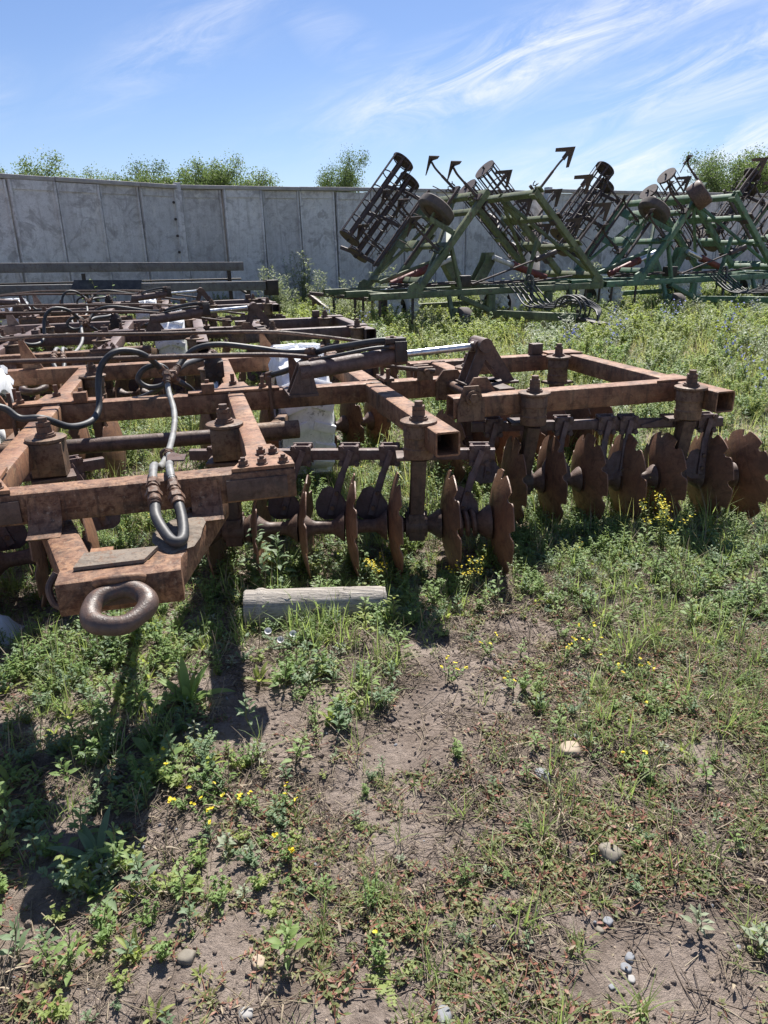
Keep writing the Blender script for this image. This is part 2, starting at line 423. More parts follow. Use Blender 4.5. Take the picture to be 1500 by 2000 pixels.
class MB:
    def __init__(s):
        s.v, s.f, s.m = [], [], []
        s.mi = 0

    def add(s, vs_, fs):
        o = len(s.v)
        s.v.extend([tuple(x) for x in vs_])
        s.f.extend([tuple(i + o for i in f) for f in fs])
        s.m.extend([s.mi] * len(fs))
        return s

    @staticmethod
    def frame(p0, p1, up=(0, 0, 1)):
        a = (Vector(p1) - Vector(p0))
        L = a.length
        a.normalize()
        up = Vector(up)
        if abs(a.dot(up)) > 0.98:
            up = Vector((0, 1, 0))
        x = a.cross(up).normalized()
        y = x.cross(a).normalized()
        return Vector(p0), a, x, y, L

    def prof(s, p0, p1, pts, up=(0, 0, 1), cap=True, inner=None):
        """extrude a 2D profile (x across, y up) from p0 to p1; inner = profile of a hollow tube"""
        o, a, x, y, L = s.frame(p0, p1, up)
        n = len(pts)
        V = [o + x * q[0] + y * q[1] for q in pts] + [o + a * L + x * q[0] + y * q[1] for q in pts]
        F = [(i, (i + 1) % n, n + (i + 1) % n, n + i) for i in range(n)]
        if inner is None:
            if cap:
                F += [tuple(range(n - 1, -1, -1)), tuple(range(n, 2 * n))]
            return s.add(V, F)
        d = 0.25
        for e, (base, sg) in enumerate(((o, 1), (o + a * L, -1))):
            k = len(V)
            V += [base + x * q[0] + y * q[1] for q in inner]
            V += [base + a * (d * sg) + x * q[0] + y * q[1] for q in inner]
            for i in range(n):
                j = (i + 1) % n
                F.append((e * n + j, e * n + i, k + i, k + j))
                F.append((k + j, k + i, k + n + i, k + n + j))
            F.append(tuple(range(k + n, k + 2 * n)))
        return s.add(V, F)

    def beam(s, p0, p1, w, h, r=0.012, hollow=0.0, up=(0, 0, 1)):
        def rr(w, h, r):
            q = []
            for cx, cy, a0 in ((1, 1, 0), (-1, 1, 90), (-1, -1, 180), (1, -1, 270)):
                for k in (0, 45, 90):
                    an = R(a0 + k)
                    q.append((cx * (w / 2 - r) + r * cos(an), cy * (h / 2 - r) + r * sin(an)))
            return q
        r = min(r, w * .4, h * .4)
        inn = rr(w - 2 * hollow, h - 2 * hollow, max(r * .4, .001)) if hollow else None
        return s.prof(p0, p1, rr(w, h, r), up, True, inn)

    def box(s, c, d, rz=0):
        cx, cy, cz = c
        x, y = d[0] / 2, d[1] / 2
        A = Vector((cx - x * cos(rz), cy - x * sin(rz), cz))
        B_ = Vector((cx + x * cos(rz), cy + x * sin(rz), cz))
        return s.beam(A, B_, d[1], d[2], min(d) * 0.07)

    def cyl(s, p0, p1, r, n=16, r1=None, cap=True):
        r1 = r if r1 is None else r1
        o, a, x, y, L = s.frame(p0, p1)
        V = []
        for k, rad in ((0, r), (L, r1)):
            for i in range(n):
                an = 2 * pi * i / n
                V.append(o + a * k + (x * cos(an) + y * sin(an)) * rad)
        F = [(i, (i + 1) % n, n + (i + 1) % n, n + i) for i in range(n)]
        if cap:
            F += [tuple(range(n - 1, -1, -1)), tuple(range(n, 2 * n))]
        return s.add(V, F)

    def lathe(s, p0, p1, prof, n=20, cap=True):
        """prof: list of (distance along axis 0..1 or metres, radius)"""
        o, a, x, y, L = s.frame(p0, p1)
        V, F = [], []
        for k, rad in prof:
            for i in range(n):
                an = 2 * pi * i / n
                V.append(o + a * (k * L) + (x * cos(an) + y * sin(an)) * rad)
        for j in range(len(prof) - 1):
            for i in range(n):
                F.append((j * n + i, j * n + (i + 1) % n, (j + 1) * n + (i + 1) % n, (j + 1) * n + i))
        if cap:
            F += [tuple(range(n - 1, -1, -1)), tuple(range((len(prof) - 1) * n, len(prof) * n))]
        return s.add(V, F)

    def tube(s, pts, r, n=10, sub=6, cap=True):
        P = spline(pts, sub) if sub > 1 else [Vector(p) for p in pts]
        V, F = [], []
        t0 = (P[1] - P[0]).normalized()
        up = Vector((0, 0, 1)) if abs(t0.z) < 0.9 else Vector((0, 1, 0))
        x = t0.cross(up).normalized()
        for i, p in enumerate(P):
            tn = (P[min(i + 1, len(P) - 1)] - P[max(i - 1, 0)]).normalized()
            x = (x - tn * x.dot(tn)).normalized()
            y = tn.cross(x)
            rad = r(i / (len(P) - 1)) if callable(r) else r
            for k in range(n):
                an = 2 * pi * k / n
                V.append(p + (x * cos(an) + y * sin(an)) * rad)
        for i in range(len(P) - 1):
            for k in range(n):
                F.append((i * n + k, i * n + (k + 1) % n, (i + 1) * n + (k + 1) % n, (i + 1) * n + k))
        if cap:
            F += [tuple(range(n - 1, -1, -1)), tuple(range((len(P) - 1) * n, len(P) * n))]
        return s.add(V, F)

    def plate(s, pts, thick, nrm=None):
        """flat polygon pts (3D, planar) extruded by thick along nrm, centred"""
        P = [Vector(p) for p in pts]
        if nrm is None:
            nrm = (P[1] - P[0]).cross(P[2] - P[0])
        nrm = Vector(nrm).normalized() * (thick / 2)
        n = len(P)
        V = [p + nrm for p in P] + [p - nrm for p in P]
        F = [tuple(range(n)), tuple(range(2 * n - 1, n - 1, -1))]
        F += [((i + 1) % n, i, n + i, n + (i + 1) % n) for i in range(n)]
        return s.add(V, F)

    def hexnut(s, c, r, h, ax=(0, 0, 1)):
        c = Vector(c)
        return s.cyl(c, c + Vector(ax).normalized() * h, r, 6)

    def torus(s, c, Rm, r, ax=(0, 0, 1), n=32, k=12, sq=1.0):
        c = Vector(c)
        ax = Vector(ax).normalized()
        x = ax.orthogonal().normalized()
        y = ax.cross(x)
        V, F = [], []
        for i in range(n):
            a = 2 * pi * i / n
            d = x * cos(a) + y * sin(a)
            for j in range(k):
                b_ = 2 * pi * j / k
                V.append(c + d * (Rm + r * cos(b_)) + ax * (r * sq * sin(b_)))
        for i in range(n):
            for j in range(k):
                F.append((i * k + j, ((i + 1) % n) * k + j, ((i + 1) % n) * k + (j + 1) % k, i * k + (j + 1) % k))
        return s.add(V, F)

    def mesh(s, name, mats, smooth=35):
        me = bpy.data.meshes.new(name)
        me.from_pydata(s.v, [], s.f)
        for mm in (mats if isinstance(mats, (list, tuple)) else [mats]):
            me.materials.append(MATS[mm])
        if any(s.m):
            me.polygons.foreach_set('material_index', s.m)
        if smooth:
            me.shade_smooth()
            me.set_sharp_from_angle(angle=R(smooth))
        me.update()
        return me


def spline(pts, sub):
    P = [Vector(p) for p in pts]
    o = []
    for i in range(len(P) - 1):
        a, b_, c, d = P[max(i - 1, 0)], P[i], P[i + 1], P[min(i + 2, len(P) - 1)]
        for k in range(sub):
            t_ = k / sub
            o.append(0.5 * ((2 * b_) + (c - a) * t_ + (2 * a - 5 * b_ + 4 * c - d) * t_ ** 2 + (3 * b_ - a - 3 * c + d) * t_ ** 3))
    o.append(P[-1])
    return o


def link(name, me, parent=None):
    o = bpy.data.objects.new(name, me)
    COL.objects.link(o)
    if parent is not None:
        o.parent = parent
    return o


def P(name, mb, mat, parent=None, smooth=35):
    return link(name, mb.mesh(name, mat, smooth), parent)


def tag(o, label=None, cat=None, group=None, kind=None):
    for k, v in (('label', label), ('category', cat), ('group', group), ('kind', kind)):
        if v:
            o[k] = v
    return o


def thing(name, label, cat, loc=(0, 0, 0), rz=0, group=None):
    o = bpy.data.objects.new(name, None)
    COL.objects.link(o)
    o.empty_display_size = 0.2
    o.location = loc
    o.rotation_euler = (0, 0, rz)
    return tag(o, label, cat, group)


KIDS = {}


def children_of(root):
    return [o for o in COL.objects if o.parent == root]


def copy_tree(root, kids=None, parent=None):
    if kids is None:
        kids = {}
        for o in list(COL.objects):
            if o.parent is not None:
                kids.setdefault(o.parent, []).append(o)
    c = root.copy()
    COL.objects.link(c)
    c.parent = parent
    for ch in kids.get(root, []):
        copy_tree(ch, kids, c)
    return c


def descendants(root):
    kids = {}
    for o in list(COL.objects):
        if o.parent is not None:
            kids.setdefault(o.parent, []).append(o)
    st, r_ = [root], []
    while st:
        x = st.pop()
        for ch in kids.get(x, []):
            r_.append(ch)
            st.append(ch)
    return r_


# ------------------------------------------------------------------ ground
rng = np.random.default_rng(7)
_G = rng.random((256, 256))


def vnoise(x, y):
    x = np.asarray(x, float)
    y = np.asarray(y, float)
    xi = np.floor(x).astype(int)
    yi = np.floor(y).astype(int)
    fx, fy = x - xi, y - yi
    fx = fx * fx * (3 - 2 * fx)
    fy = fy * fy * (3 - 2 * fy)
    g = lambda a, b_: _G[a & 255, b_ & 255]
    return (g(xi, yi) * (1 - fx) + g(xi + 1, yi) * fx) * (1 - fy) + (g(xi, yi + 1) * (1 - fx) + g(xi + 1, yi + 1) * fx) * fy


def fbm(x, y, o=4):
    s_, a, tot = 0, 1.0, 0
    for k in range(o):
        s_ = s_ + a * vnoise(x * 2 ** k + 17.3 * k, y * 2 ** k + 5.1 * k)
        tot += a
        a *= 0.5
    return s_ / tot


def gh(x, y):
    x = np.asarray(x, float)
    y = np.asarray(y, float)
    fall = np.exp(-np.maximum(np.hypot(x, y) - 6, 0) / 10)
    return (fbm(x * 0.9 + 40, y * 0.9 + 40, 3) - 0.5) * 0.07 + (fbm(x * 5, y * 5, 3) - 0.5) * 0.045 * fall + (fbm(x * 26, y * 26, 3) - 0.5) * 0.018 * fall


def axis(n, near, far):
    u = np.linspace(-1, 1, n)
    k = np.arcsinh(far / near)
    return near * np.sinh(u * k)


gx = axis(420, 0.55, 700)
u = np.linspace(0, 1, 460)
gy = 0.0 + np.sinh(u * np.arcsinh(900 / 0.8)) * 0.8 + 0.4
gy = np.concatenate([-np.geomspace(0.3, 60, 12)[::-1] + 0.4, gy])
XX, YY = np.meshgrid(gx, gy)
ZZ = gh(XX, YY)
nxg, nyg = len(gx), len(gy)
V = np.stack([XX.ravel(), YY.ravel(), ZZ.ravel()], 1)
idx = np.arange(nxg * nyg).reshape(nyg, nxg)
Fq = np.stack([idx[:-1, :-1], idx[:-1, 1:], idx[1:, 1:], idx[1:, :-1]], -1).reshape(-1, 4)
me = bpy.data.meshes.new('ground')
me.vertices.add(len(V))
me.vertices.foreach_set('co', V.ravel())
me.loops.add(len(Fq) * 4)
me.loops.foreach_set('vertex_index', Fq.ravel())
me.polygons.add(len(Fq))
me.polygons.foreach_set('loop_start', np.arange(0, len(Fq) * 4, 4))
me.update(calc_edges=True)
me.shade_smooth()
me.materials.append(MATS['soil'])
tag(link('ground', me), 'dry brown soil with patches of weeds', None, None, 'structure')

# ------------------------------------------------------------------ concrete wall


def wall_panel(wd, ht, hole=None):
    mb = MB()
    t_ = 0.10
    # slab with proud ribs along both side edges and a proud top band
    g = 0.012
    if hole:
        x0, x1, z0, z1 = hole
        for a, b_, c, d in ((g, x0, 0, ht), (x1, wd - g, 0, ht), (x0, x1, 0, z0), (x0, x1, z1, ht)):
            mb.add(*boxvf((a, 0, c), (b_, t_, d)))
    else:
        mb.add(*boxvf((g, 0, -0.1), (wd - g, t_, ht)))
    for xa in (g, wd - g - 0.075):
        V = [(xa, 0, -0.1), (xa + .075, 0, -0.1), (xa + .06, -0.055, -0.1), (xa + .015, -0.055, -0.1)]
        V += [(a, b_, ht - 0.004) for a, b_, _ in V]
        mb.add(V, [(3, 2, 1, 0), (4, 5, 6, 7), (0, 1, 5, 4), (1, 2, 6, 5), (2, 3, 7, 6), (3, 0, 4, 7)])
    mb.add(*boxvf((g + .076, -0.03, ht - 0.20), (wd - g - .076, -0.0005, ht - 0.003)))
    return mb


def boxvf(a, b_):
    V = [(a[0], a[1], a[2]), (b_[0], a[1], a[2]), (b_[0], b_[1], a[2]), (a[0], b_[1], a[2]), (a[0], a[1], b_[2]), (b_[0], a[1], b_[2]), (b_[0], b_[1], b_[2]), (a[0], b_[1], b_[2])]
    return V, [(3, 2, 1, 0), (4, 5, 6, 7), (0, 1, 5, 4), (1, 2, 6, 5), (2, 3, 7, 6), (3, 0, 4, 7)]


def wall_run(p0, p1, n, ht, label, hole_at=None, post=True):
    p0, p1 = Vector(p0), Vector(p1)
    d = p1 - p0
    an = math.atan2(d.y, d.x)
    wd = d.length / n
    root = thing('concrete_wall', label, 'wall', (p0.x, p0.y, 0), an, 'concrete yard wall')
    rnd = random.Random(len(label))
    me = wall_panel(wd, ht).mesh('panel', 'concrete', 0)
    meh = wall_panel(wd, ht, (0.42, 0.66, 1.80, 2.32)).mesh('panel', 'concrete', 0)
    for i in range(n):
        o = link('panel', meh if i == hole_at else me, root)
        o.location = (i * wd, rnd.uniform(-.025, .025), rnd.uniform(-.02, .02))
        o.rotation_euler = (rnd.uniform(-.018, .018), rnd.uniform(-.006, .006), rnd.uniform(-.015, .015))
    bk = MB().beam((0, .17, -.1), (0, .17, ht), .24, .10, .01).mesh('joint_light_blocker', 'concrete_cap', 0)  # strip added behind each joint to stop daylight showing through the panel gaps
    for i in range(0, n + 1):
        o = link('joint_light_blocker', bk, root)
        o.location = (i * wd, 0, 0)
    mb = MB()
    seg = max(1, n // 3)
    for i in range(0, n, seg):
        k = min(seg, n - i)
        mb.beam((i * wd + .01, 0.03, ht + .055), ((i + k) * wd - .01, 0.03, ht + .055 + rnd.uniform(-.015, .015)), 0.26, 0.10, 0.02)
    P('coping', mb, 'concrete_cap', root)
    if post:
        mb = MB()
        mb.box((-.08, 0.03, (ht + .16) / 2), (.16, .22, ht + .16))
        P('post', mb, 'concrete', root)
        for k in range(7):
            mb = MB()
            mb.cyl((wd * n - .14, -.075, .5 + k * .42), (wd * n - .14, -.045, .5 + k * .42), .035, 10)
            P('anchor_plate', mb, 'black_steel', root)
    return root


wall_run((-10.4, 14.8), (-5.41, 21.03), 7, 3.36, 'plain ribbed concrete wall of smooth panels behind the grey beams')
wall_run((-5.30, 21.15), (5.95, 26.52), 11, 3.36, 'stained flaking concrete wall running behind the dull green cultivator', hole_at=7)
wall_run((5.78, 25.75), (17.6, 32.1), 11, 3.36, 'concrete wall of upright panels behind the brighter green cultivators')

# ------------------------------------------------------------------ disc harrow
PSI = R(14.5)
HO = Vector((-0.94, 2.222, 0))
AX = 0.05                                   # the harrow's own centre line in its coordinates
MIR = Matrix.Translation((2 * AX, 0, 0)) @ Matrix.Scale(-1, 4, (1, 0, 0))
ZT = 0.843
ZC = 0.781
harrow = thing('disc_harrow', 'rusty orange-brown disc harrow with its towing ring towards the viewer', 'disc harrow', HO, PSI, 'disc harrows parked in a row')


def both(name, mb, mat, root=harrow, smooth=35):
    me = mb.mesh(name, mat, smooth)
    a = link(name, me, root)
    b_ = link(name, me, root)
    b_.matrix_basis = MIR
    return a, b_


RF = 'rust_frame'
ri0 = random.Random(77)
# frame
P('front_beam', MB().beam((-.60, .42, ZC), (.70, .42, ZC), .12, .124, .014), 'rust_worn', harrow)
both('patch_plate', MB().box((.545, .355, ZC - .005), (.24, .012, .085)), 'rust_dark')
both('inner_beam', MB().beam((.585, .485, ZC), (.585, 2.138, ZC), .105, .118, .014), RF)
both('inner_beam', MB().beam((.585, 2.262, ZC), (.585, 3.756, ZC), .105, .118, .014), RF)
P('middle_beam', MB().beam((-1.90, 2.2, ZC), (2.00, 2.2, ZC), .12, .124, .014), RF, harrow)
both('outer_beam', MB().beam((1.48, .72, ZC), (1.48, 2.137, ZC), .125, .120, .012, .009), RF)
both('outer_beam', MB().beam((1.48, 2.263, ZC), (1.48, 3.756, ZC), .125, .120, .012), RF)
P('rear_beam', MB().beam((-1.46, 3.82, ZC), (1.56, 3.82, ZC), .12, .124, .014), RF, harrow)
# wings
both('wing_front_beam', MB().beam((1.78, 1.52, ZC), (3.255, 1.52, ZC), .125, .128, .014, .009), RF)
both('wing_inner_beam', MB().beam((2.17, 1.585, ZC), (2.17, 2.86, ZC), .115, .120, .014), RF)
both('wing_rear_beam', MB().beam((1.95, 2.93, ZC), (3.255, 2.93, ZC), .12, .124, .014), RF)
both('wing_outer_beam', MB().beam((3.32, 1.08, ZC), (3.32, 3.0, ZC), .125, .125, .014, .009), RF)
both('joint_plate', MB().plate([(3.12, 1.46, ZT + .008), (3.38, 1.46, ZT + .008), (3.38, 1.66, ZT + .008), (3.25, 1.60, ZT + .008)], .012), RF)
both('joint_plate', MB().plate([(3.10, 2.86, ZT + .008), (3.37, 2.80, ZT + .008), (3.37, 3.02, ZT + .008), (3.10, 3.0, ZT + .008)], .012), RF)
for (q0, q1) in (((.535, 2.139), (.635, 2.139)), ((.535, 2.261), (.635, 2.261)), ((.535, .483), (.635, .483)), ((1.42, 2.139), (1.54, 2.139)), ((1.42, 2.261), (1.54, 2.261)), ((1.42, 3.757), (1.54, 3.757)), ((2.115, 1.584), (2.225, 1.584)), ((2.115, 2.868), (2.225, 2.868)), ((3.256, 1.46), (3.256, 1.58)), ((3.256, 2.87), (3.256, 2.99))):
    n_ = 9
    both('weld_bead', MB().tube([(q0[0] + (q1[0] - q0[0]) * i / n_ + ri0.uniform(-.003, .003), q0[1] + (q1[1] - q0[1]) * i / n_ + ri0.uniform(-.003, .003), ZT - .004 + ri0.uniform(-.002, .003)) for i in range(n_ + 1)], .0085, 6, 2), 'rust_dark', smooth=60)
# hinge between the middle section and the wing
hp = MB()
hp2 = MB()
hp2.plate([(1.90, 2.125, .70), (2.10, 2.125, .70), (2.10, 2.125, .83), (2.05, 2.125, .90), (1.95, 2.125, .90), (1.90, 2.125, .83)], .02)
hp.plate([(1.90, 1.60, .70), (2.10, 1.60, .70), (2.10, 1.60, .84), (2.04, 1.60, .93), (1.96, 1.60, .93), (1.90, 1.60, .84)], .02)
both('hinge_plate', hp, 'kingpin_rust')
both('hinge_plate', hp2, 'kingpin_rust')
both('hinge_pin', MB().cyl((2.0, 1.56, .80), (2.0, 2.16, .80), .032, 14).hexnut((2.0, 1.56, .80), .052, -.035, (0, 1, 0)), 'bolt_steel')
hb = MB()
hb.plate([(1.80, 1.452, .705), (1.97, 1.452, .705), (1.97, 1.452, .79), (1.93, 1.452, .91), (1.84, 1.452, .91), (1.80, 1.452, .79)], .016)
both('hinge_cheek', hb, 'kingpin_rust')
both('cheek_bolt', MB().cyl((1.885, 1.444, .845), (1.885, 1.42, .845), .042, 18).hexnut((1.885, 1.42, .845), .028, -.02, (0, 1, 0)), 'kingpin_rust')
# corner gusset plates with bolts
gp = MB().plate([(.45, .37, ZT + .009), (.70, .37, ZT + .009), (.70, .47, ZT + .009), (.645, .72, ZT + .009), (.53, .72, ZT + .009), (.525, .56, ZT + .009)], .014)
for g_ in both('gusset_plate', gp, RF):
    for (bx, by) in ((.50, .405), (.575, .41), (.66, .405), (.585, .555), (.635, .555)):
        q = MB().cyl((bx, by, ZT + .016), (bx, by, ZT + .021), .024, 14).hexnut((bx, by, ZT + .021), .0185, .018).cyl((bx, by, ZT + .039), (bx, by, ZT + .05), .010, 10)
        P('bolt', q, 'bolt_steel', g_)
gp = MB().plate([(.30, 2.14, ZT + .008), (.86, 2.14, ZT + .008), (.86, 2.24, ZT + .008), (.68, 2.26, ZT + .008), (.66, 2.45, ZT + .008), (.52, 2.45, ZT + .008), (.48, 2.26, ZT + .008), (.30, 2.24, ZT + .008)], .013)
for g_ in both('gusset_plate', gp, RF):
    for (bx, by) in ((.42, 2.19), (.76, 2.19), (.585, 2.36)):
        P('bolt', MB().hexnut((bx, by, ZT + .015), .024, .022).cyl((bx, by, ZT + .037), (bx, by, ZT + .085), .013, 10), 'bolt_steel', g_)
for g_ in both('u_bolt', MB().cyl((.80, 2.125, .62), (.80, 2.125, ZT + .09), .012, 10).cyl((.80, 2.275, .62), (.80, 2.275, ZT + .09), .012, 10), 'bolt_steel'):
    pass
for g_ in both('u_bolt', MB().cyl((1.57, 2.125, .58), (1.57, 2.125, ZT + .09), .014, 10).cyl((1.57, 2.275, .6), (1.57, 2.275, ZT + .09), .014, 10).box((1.57, 2.2, ZT + .02), (.07, .21, .02)).box((1.57, 2.2, .63), (.07, .21, .02)), 'bolt_steel'):
    pass
both('lug', MB().box((.42, 2.16, ZT + .035), (.075, .06, .06)), RF)
both('lug', MB().box((3.02, 2.93, ZT + .045), (.09, .08, .085)), 'rust_dark')

# king pins carrying the gangs


def kingpin(x, y, square=False):
    zt = ZT + .006
    for s_ in (1, -1):
        mb = MB()
        if square:
            mb.box((x, y, .755), (.150, .150, .165))
        else:
            mb.lathe((x, y, .66), (x, y, .838), [(0, .066), (.03, .077), (.30, .079), (.33, .075), (.60, .075), (.63, .079), (.95, .077), (1, .072)], 24)
        k = P('pivot_housing', mb, 'kingpin_rust', harrow)
        P('flange', MB().lathe((x, y, .838), (x, y, .856), [(0, .090), (.15, .094), (.85, .094), (1, .089)], 28), 'kingpin_rust', k)
        P('pivot_bolt', MB().cyl((x, y, .856), (x, y, .868), .048, 20).cyl((x, y, .868), (x, y, .876), .042, 20).hexnut((x, y, .876), .034, .030).hexnut((x, y, .908), .033, .020).cyl((x, y, .928), (x, y, .95), .021, 14), 'bolt_steel', k)
        if s_ < 0:
            k.matrix_basis = MIR
    return


GANG_SLOPE = -0.24
g1 = lambda x: 1.02 + GANG_SLOPE * (x - 1.4)
g2 = lambda x: 1.40 + GANG_SLOPE * (x - 2.8)
g3 = lambda x: 3.35 - GANG_SLOPE * (x - 1.1)
g4 = lambda x: 2.62 - GANG_SLOPE * (x - 2.8)
ga = math.atan(GANG_SLOPE)
for (x, fn, sq) in ((.47, g1, True), (1.41, g1, False), (2.27, g2, False), (3.20, g2, False), (.47, g3, False), (1.37, g3, False), (2.27, g4, False), (3.10, g4, False)):
    y = fn(x)
    if fn is g1 and x > 1:
        y = .96
    if fn is g2 and x > 3:
        y = 1.24
    if fn is g2 and x < 3:
        y = 1.42
    kingpin(x, y, sq)
    ang = ga if fn in (g1, g2) else -ga
    yg = fn(x)
    mb = MB().beam((x, y, .66), (x, yg, .30), .075, .105, .008, up=(sin(ang), -cos(ang), 0))
    mb.box((x, yg, .655), (.20, .15, .018), ang)
    both('stanchion', mb, 'rust_dark')
    bb = MB().box((x, yg, .275), (.085, .13, .15), ang)
    bb.cyl((x - .055, yg + .055 * math.tan(-ang), .275), (x + .055, yg - .055 * math.tan(-ang), .275), .07, 18)
    both('bearing_housing', bb, 'rust_dark')

# notched concave disc, built once around the x axis


def disc_mesh():
    NN, sub = 9, 14
    n = NN * sub
    Rd, dep, th = 0.285, 0.058, 0.006
    rings = (0.06, 0.13, 0.19, 0.235, 1.0)
    V, F = [], []
    for side in (0, 1):
        for ri, rr in enumerate(rings):
            for i in range(n):
                a = 2 * pi * i / n
                k = (i % sub) / sub
                Ro = Rd
                if k < 0.29:
                    q = (k / 0.29)
                    Ro = Rd - 0.038 * math.sqrt(max(0, 1 - (2 * q - 1) ** 2)) * (1.15 - .3 * q)
                rad = Ro if ri == len(rings) - 1 else rr
                x = dep * (rad / Rd) ** 2 + side * th
                V.append((x, rad * cos(a), rad * sin(a)))
    m_ = len(rings)
    for side in (0, 1):
        for j in range(m_ - 1):
            for i in range(n):
                o = side * m_ * n
                q = (o + j * n + i, o + j * n + (i + 1) % n, o + (j + 1) * n + (i + 1) % n, o + (j + 1) * n + i)
                F.append(q if side else q[::-1])
    for i in range(n):
        a, b_ = (m_ - 1) * n + i, (m_ - 1) * n + (i + 1) % n
        F.append((a, b_, b_ + m_ * n, a + m_ * n))
    F.append(tuple(range(n))[::1])
    F.append(tuple(range(m_ * n, m_ * n + n))[::-1])
    mb = MB()
    mb.add(V, F)
    return mb.mesh('disc', 'disc_steel', 40)


DISC = disc_mesh()
spool_cache = {}
ri = random.Random(5)


def gang(fn, xs, sg, spring=None, zc=0.272, toe=5):
    ang = ga * sg
    for s_ in (1, -1):
        M0 = MIR if s_ < 0 else Matrix.Identity(4)
        for x in xs:
            o = link('disc', DISC, harrow)
            o.matrix_basis = M0 @ Matrix.Translation((x, fn(x), zc)) @ Matrix.Rotation(ang + sg * R(toe), 4, 'Z') @ Matrix.Rotation(ri.random() * 6.28, 4, 'X') @ Matrix.Rotation(R(ri.uniform(-1.2, 1.2)), 4, 'Y')
        for i in range(len(xs) - 1):
            L = (xs[i + 1] - xs[i]) / cos(ang)
            sp = (spring == i)
            key = (round(L, 3), sp)
            if key not in spool_cache:
                mb = MB()
                if sp:
                    mb.lathe((.03, 0, 0), (L * .3, 0, 0), [(0, .075), (.5, .06), (1, .05)], 18)
                    pts = [(L * .3 + L * .42 * q / 48, .062 * cos(q * pi / 8), .062 * sin(q * pi / 8)) for q in range(49)]
                    mb.tube(pts, .014, 8, 1)
                    mb.lathe((L * .70, 0, 0), (L - .005, 0, 0), [(0, .045), (.25, .06), (.8, .09), (1, .095)], 20)
                    mb.cyl((L * .25, 0, 0), (L * .75, 0, 0), .03, 12)
                else:
                    mb.lathe((.012, 0, 0), (L - .002, 0, 0), [(0, .085), (.06, .08), (.25, .045), (.34, .036), (.7, .036), (.80, .048), (.95, .078), (1, .082)], 20)
                spool_cache[key] = mb.mesh('spool', 'rust_dark', 35)
            o = link('spool', spool_cache[key], harrow)
            o.matrix_basis = M0 @ Matrix.Translation((xs[i], fn(xs[i]), zc)) @ Matrix.Rotation(ang, 4, 'Z')
        e = xs[-1]
        o = link('axle_nut', MB().cyl((0, 0, 0), (.05, 0, 0), .05, 16).cyl((.05, 0, 0), (.075, 0, 0), .036, 6).cyl((.075, 0, 0), (.10, 0, 0), .022, 10).mesh('axle_nut', 'rust_dark', 35), harrow)
        o.matrix_basis = M0 @ Matrix.Translation((e, fn(e), zc)) @ Matrix.Rotation(ang, 4, 'Z')


gang(g1, [.32, .56, .80, 1.04, 1.26, 1.54, 1.80], 1, 5, toe=2)
gang(g2, [2.16, 2.39, 2.62, 2.85, 3.08, 3.36, 3.57], 1)
gang(g3, [.34, .58, .82, 1.06, 1.30, 1.54, 1.78], -1)
gang(g4, [2.05, 2.28, 2.51, 2.74, 2.97, 3.20, 3.43], -1)

# scraper bars and scrapers


def scraper(parent_s, x, y, ang, sgn, L=.36):
    pass


def scraper_set(p0, p1, xs, reach, lean):
    p0, p1 = Vector(p0), Vector(p1)
    ang = math.atan2(p1.y - p0.y, p1.x - p0.x)
    both('scraper_bar', MB().beam(p0, p1, .05, .058, .006), 'rust_mauve')
    for s_ in (1, -1):
        M0 = MIR if s_ < 0 else Matrix.Identity(4)
        for x in xs:
            y = p0.y + (x - p0.x) * (p1.y - p0.y) / (p1.x - p0.x)
            z = p0.z
            c = MB()
            # clamp plate in front of the bar, back strap and four bolts
            c.box((0, -.036, 0), (.108, .012, .112))
            c.box((0, .036, 0), (.108, .012, .112))
            for bx in (-.042, .042):
                for bz in (-.043, .043):
                    c.cyl((bx, -.06, bz), (bx, .055, bz), .010, 8)
                    c.cyl((bx, -.055, bz), (bx, -.042, bz), .0165, 6)
            o = link('scraper', c.mesh('scraper', 'rust_mauve', 35), harrow)
            o.matrix_basis = M0 @ Matrix.Translation((x, y, z)) @ Matrix.Rotation(ang, 4, 'Z')
            e = Vector((lean, -reach, -.30))
            a = MB().beam((0.012, -.05, .03), (lean * .35, -.05 - (reach - .05) * .25, -.09), .034, .022, .005, up=(0, 1, 0.3))
            a.beam((lean * .35, -.05 - (reach - .05) * .25, -.085), e, .040, .018, .005, up=(0, 1, .3))
            P('arm', a, 'rust_mauve', o)
            bl = MB()
            pts = []
            for (u_, v_) in ((-.10, -.02), (-.095, .02), (-.06, .085), (-.02, .10), (.03, .075), (.075, .01), (.085, -.05), (.06, -.075), (-.05, -.08), (-.085, -.06)):
                pts.append((lean * .85 + u_, -reach * .93 + .018 + v_ * .25, -.25 + v_))
            bl.plate(pts, .008)
            P('blade', bl, 'rust_mauve', o)
            nb = MB()
            for q in (.45, .80):
                cpt = Vector((lean * (.35 + .65 * q), -.05 - (reach - .05) * (.25 + .75 * q), -.09 - .21 * q))
                nb.hexnut(cpt + Vector((0, -.006, 0)), .013, -.018, (0, 1, 0))
            P('bolt', nb, 'bolt_steel', o)


scraper_set((.28, 1.63, .605), (1.88, 1.08, .605), [.44, .88, 1.13, 1.34, 1.80], .16, -.10)
scraper_set((1.99, 1.70, .605), (3.50, 1.30, .605), [2.12, 2.54, 2.80, 2.93, 3.40], .14, -.05)
both('stay', MB().plate([(3.0, 1.40, .60), (3.16, 1.32, .66), (3.16, 1.32, .60), (3.0, 1.40, .585)], .012), 'rust_mauve')

